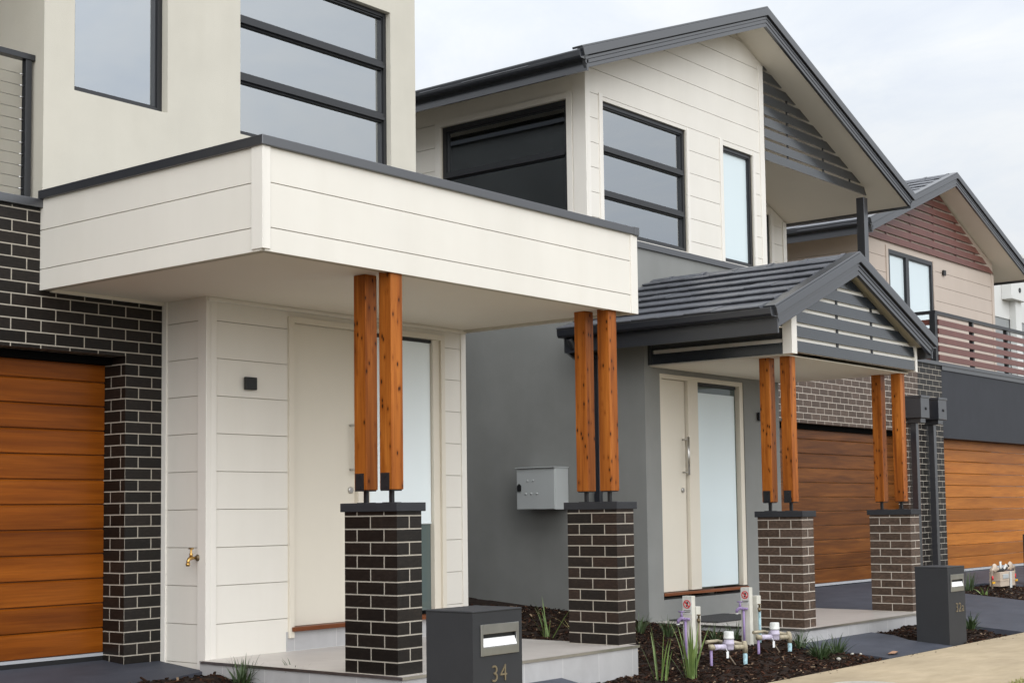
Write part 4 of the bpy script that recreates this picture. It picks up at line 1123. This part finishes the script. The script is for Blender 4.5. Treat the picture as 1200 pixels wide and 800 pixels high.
# a few chips strayed onto the concrete
for _ in range(70):
    x, y = rnd.uniform(1.7, 9.4), -.86 - abs(rnd.gauss(0, .08))
    l = rnd.uniform(.005, .014); a = rnd.uniform(0, 3.1); z = -.2985
    m.face([(x-l*math.cos(a), y-l*math.sin(a), z), (x+.004*math.sin(a), y-.004*math.cos(a), z+.003), (x+l*math.cos(a), y+l*math.sin(a), z), (x-.004*math.sin(a), y+.004*math.cos(a), z+.004)])
o = m.build('bark_mulch', M['chips'], weld=False); o['kind'] = 'stuff'
o['label'] = 'dark brown bark mulch chips covering the garden beds'; o['category'] = 'mulch'

# ------------------------------------------------------------------ plants
def blade(m, base, az, lean, length, w, seg=6, droop=1.0, twist=0):
    p = Vector(base); ang = lean; pts = []
    side = Vector((-math.sin(az + twist), math.cos(az + twist), 0))
    for i in range(seg+1):
        t = i/seg
        ww = w*(1 - t**2.2)*(.7 + .3*min(1, t*4)) + .0006
        pts.append((p.copy(), ww))
        d = Vector((math.cos(az)*math.sin(ang), math.sin(az)*math.sin(ang), math.cos(ang)))
        p = p + d*(length/seg); ang += droop*(.10 + .32*t)*(6/seg)
    for (a, wa), (b, wb) in zip(pts, pts[1:]):
        m.face([a - side*wa, a + side*wa, b + side*wb, b - side*wb], None, True)
def clump(x, y, label, n=60, length=.26, w=.0045, mat='grassdark', spread=.05, lean=.55, droop=.8, group='strappy plants in the mulch', name='grass_clump', seed=0, cat='plant'):
    rr = random.Random(seed + int(x*100) + int(y*1000)); m = MB(); z = mz(x, y) - .01
    for i in range(n):
        a = rr.uniform(0, 2*math.pi); r = spread*rr.random()**.5
        blade(m, (x + r*math.cos(a), y + r*math.sin(a), z), a + rr.uniform(-.5, .5), abs(rr.gauss(0, lean)), length*rr.uniform(.5, 1.1), w*rr.uniform(.7, 1.2), 6, droop*rr.uniform(.3, 1.3), rr.uniform(-.6, .6))
    o = m.build(name, M[mat], weld=False)
    # origin at the base
    o.data.transform(Matrix.Translation((-x, -y, -z))); o.location = (x, y, z)
    return tag(o, label, cat, group)
clump(2.60, -.30, 'sparse tall green strappy plant at the corner of a pale porch slab', 9, .44, .009, 'grassbright', .05, .22, .25, seed=1)
clump(2.95, -.36, 'bright green broad-leaved strappy plant in front of a signed purple tap stake', 19, .46, .013, 'grassbright', .06, .30, .35, seed=2)
clump(4.80, 1.38, 'dark grass clump right behind the second dark brick pier', 42, .22, .0045, seed=3)
clump(4.85, 1.08, 'dark grass clump against the tiled porch riser, between brick pier and first signed stake', 42, .21, .0045, seed=4)
clump(5.00, .93, 'dark grass clump half hidden behind the signed stake farther from the brown pier', 42, .21, .0045, seed=5)
clump(5.02, .68, 'dark grass clump below the doormat, midway between the two signed stakes', 42, .21, .0045, seed=6)
clump(5.28, .62, 'dark grass clump touching the signed stake beside the brown pier', 42, .22, .0045, seed=7)
clump(5.35, -.03, 'dark grass clump behind the water meter at the brown pier', 42, .2, .0045, seed=8)
clump(4.92, -.46, 'full dark green grass clump between the brown-pier water meter and blue-grey path', 110, .22, .005, seed=9, spread=.06, lean=.6)
clump(5.42, -.36, 'spiky grass clump at edge of the blue-grey path', 90, .25, .005, seed=10, spread=.055, lean=.6)
clump(8.35, -.45, 'small tufted grass clump right of letterbox 32a', 80, .23, .006, seed=11, lean=.5)
clump(3.70, 1.62, 'thin green strappy plant at foot of the grey side wall', 14, .36, .007, 'grassbright', .05, .3, .4, seed=12)
clump(4.30, 1.75, 'dry straggly plant beside the second dark brick pier', 10, .26, .004, 'grassdry', .05, .5, .5, seed=13)
clump(-.10, 1.40, 'green grass tuft by the cream wall corner at the porch slab end', 60, .20, .005, 'grassdark', .06, .55, .7, seed=14)
clump(.12, 1.10, 'spreading thin grass tuft in front of the porch slab near the black pier', 50, .20, .005, 'grassdark', .05, .6, .8, seed=15)
clump(5.66, -.0, 'tiny seedling tuft by riser', 1, .01, .001, seed=16) if False else None
clump(13.15, 1.50, 'wispy pale shrub beside the gas meter', 70, .30, .004, 'grassdark', .10, .35, .3, seed=17)
clump(12.75, 1.10, 'pale leafy seedling at far driveway edge', 9, .16, .012, 'grassbright', .04, .7, .6, seed=18)
# short yellow grass of the verge corner
m = MB(); rr = random.Random(5)
for i in range(9000):
    x, y = rr.uniform(3.2, 8.0), -2.41 - abs(rr.gauss(0, .35))
    blade(m, (x, y, -.312), rr.uniform(0, 6.28), abs(rr.gauss(0, .5)), rr.uniform(.02, .055), .0022, 3, .8)
o = m.build('verge_grass', M['grassdry'], weld=False); o['kind'] = 'stuff'; o['label'] = 'yellowing short verge grass beyond the footpath'; o['category'] = 'grass'

# leaf, pebbles, red scrap, pit lid
m = MB(); z = GZ(-.70)+.016
pts = [(5.62,-.77,z+.006),(5.70,-.74,z+.002),(5.80,-.735,z+.014),(5.88,-.745,z+.004),(5.80,-.79,z+.012),(5.70,-.80,z+.003)]
m.face(pts); m.face([(p[0], p[1], p[2]-.003) for p in pts][::-1])
tag(m.build('dry_leaf', M['leaf']), 'curled dry brown leaf lying on the blue-grey path', 'leaf')
def pebble(x, y, s, label):
    m = MB(); c = Vector((x, y, mz(x, y) + s*.4)); rr = random.Random(int(x*999))
    rings = []
    for i in range(6):
        th = math.pi*i/5
        rings.append([c + Vector((math.sin(th)*math.cos(f)*s*rr.uniform(.85,1.15), math.sin(th)*math.sin(f)*s*.8*rr.uniform(.85,1.15), math.cos(th)*s*.6)) for f in [2*math.pi*k/9 for k in range(9)]])
    for a, b in zip(rings, rings[1:]):
        for k in range(9): m.face([a[k], b[k], b[(k+1) % 9], a[(k+1) % 9]], None, True)
    tag(m.build('stone', M['pebble']), label, 'stone', 'pale stones in the mulch')
pebble(4.95, -.62, .026, 'largest white stone in mulch below the spiky grass clump')
pebble(5.30, -.58, .021, 'tan stone beside the spiky grass clump at the path edge')
pebble(5.36, -.63, .017, 'small pale stone at the path edge')
m = MB(); m.lathe([(.0, .004), (.25, .004), (.255, 0), (.28, 0), (.285, .005), (.30, .005), (.30, -.02)], (3.46, -1.60, -.299), 'z', 40)
tag(m.build('pit_lid', M['pebble']), 'round pale concrete pit lid set in the footpath', 'pit lid')

# ================================================================== camera
cam = bpy.data.cameras.new('Camera'); co = bpy.data.objects.new('Camera', cam); COL.objects.link(co)
CAM_LOC = (-7.01507, -6.63790, 1.03924)
Rv = Vector((0.628921, -0.777361, -0.012947)); Uv = Vector((-0.050722, -0.057642, 0.997048)); Fv = Vector((0.775813, 0.626408, 0.075682))
mt = Matrix((Rv, Uv, -Fv)).transposed().to_4x4(); mt.translation = Vector(CAM_LOC)
co.matrix_world = mt
cam.sensor_width = 36; cam.lens = 51.9462; cam.shift_y = 0.05790
cam.clip_start = .1; cam.clip_end = 3000
SC.camera = co

# ================================================================== light
SUN_EL, SUN_ROT = 26, 212
SKY0, ZEN, LOBE = .635, 1.0, 1.5
w = bpy.data.worlds.new('World'); SC.world = w; w.use_nodes = True
nt = w.node_tree; bg = nt.nodes['Background']; bg.inputs['Strength'].default_value = .10
sky = N(nt, 'ShaderNodeTexSky'); sky.sky_type = 'NISHITA'; sky.sun_disc = False
sky.sun_elevation = R_(SUN_EL); sky.sun_rotation = R_(SUN_ROT)
tc = N(nt, 'ShaderNodeTexCoord'); mp = N(nt, 'ShaderNodeMapping'); mp.inputs['Scale'].default_value = (1, 1, 2.2)
nt.links.new(tc.outputs['Generated'], mp.inputs['Vector'])
n1 = noise(nt, mp.outputs[0], 2.3, 9, .62, .6)
n2 = noise(nt, mp.outputs[0], 6.5, 7, .6, .9)
nm_ = N(nt, 'ShaderNodeMath', operation='MULTIPLY_ADD'); nm_.inputs[1].default_value = .45; nt.links.new(n2, nm_.inputs[0])
n1s = N(nt, 'ShaderNodeMath', operation='MULTIPLY'); n1s.inputs[1].default_value = .55; nt.links.new(n1, n1s.inputs[0]); nt.links.new(n1s.outputs[0], nm_.inputs[2])
cl = ramp(nt, nm_.outputs[0], [(.37, (8.3, 8.8, 9.7)), (.48, (9.1, 9.5, 10.0)), (.60, (10.2, 10.3, 10.3))])
cov = ramp(nt, noise(nt, mp.outputs[0], 1.7, 5), [(.25, (.80,)*3), (.5, (.95,)*3)])
# overcast: brighter towards the zenith, and around the veiled sun
geo = N(nt, 'ShaderNodeSeparateXYZ'); nt.links.new(tc.outputs['Generated'], geo.inputs[0])
def mth(op, a, b=None, c=None):
    n = N(nt, 'ShaderNodeMath', operation=op)
    for i, v in enumerate((a, b, c)):
        if v is None: continue
        if isinstance(v, (int, float)): n.inputs[i].default_value = v
        else: nt.links.new(v, n.inputs[i])
    return n.outputs[0]
zen = mth('MULTIPLY_ADD', mth('MAXIMUM', geo.outputs[2], 0), ZEN, SKY0)
vd = N(nt, 'ShaderNodeVectorMath', operation='DOT_PRODUCT'); nt.links.new(tc.outputs['Generated'], vd.inputs[0])
_a, _e = R_(SUN_ROT), R_(SUN_EL)
vd.inputs[1].default_value = (math.sin(_a)*math.cos(_e), math.cos(_a)*math.cos(_e), math.sin(_e))
lobe = mth('MULTIPLY', mth('POWER', mth('MAXIMUM', vd.outputs['Value'], 0), 2.0), LOBE)
tot = mth('ADD', zen, lobe)
sc_ = N(nt, 'ShaderNodeVectorMath', operation='SCALE'); nt.links.new(cl, sc_.inputs[0]); nt.links.new(tot, sc_.inputs['Scale'])
c = mix(nt, cov, sky.outputs[0], sc_.outputs[0])
nt.links.new(c, bg.inputs['Color'])
sun = bpy.data.lights.new('Sun', 'SUN'); sun.energy = .60; sun.angle = R_(55); sun.color = (1, .96, .89)
so = bpy.data.objects.new('Sun', sun); COL.objects.link(so)
az = R_(SUN_ROT); el = R_(SUN_EL)
d = Vector((math.sin(az)*math.cos(el), math.cos(az)*math.cos(el), math.sin(el)))
so.rotation_euler = d.to_track_quat('Z', 'Y').to_euler(); so.location = (0, -10, 20)

SC.view_settings.view_transform = 'Standard'; SC.view_settings.look = 'None'
SC.view_settings.exposure = .16; SC.view_settings.gamma = 1
SC.render.engine = 'CYCLES'
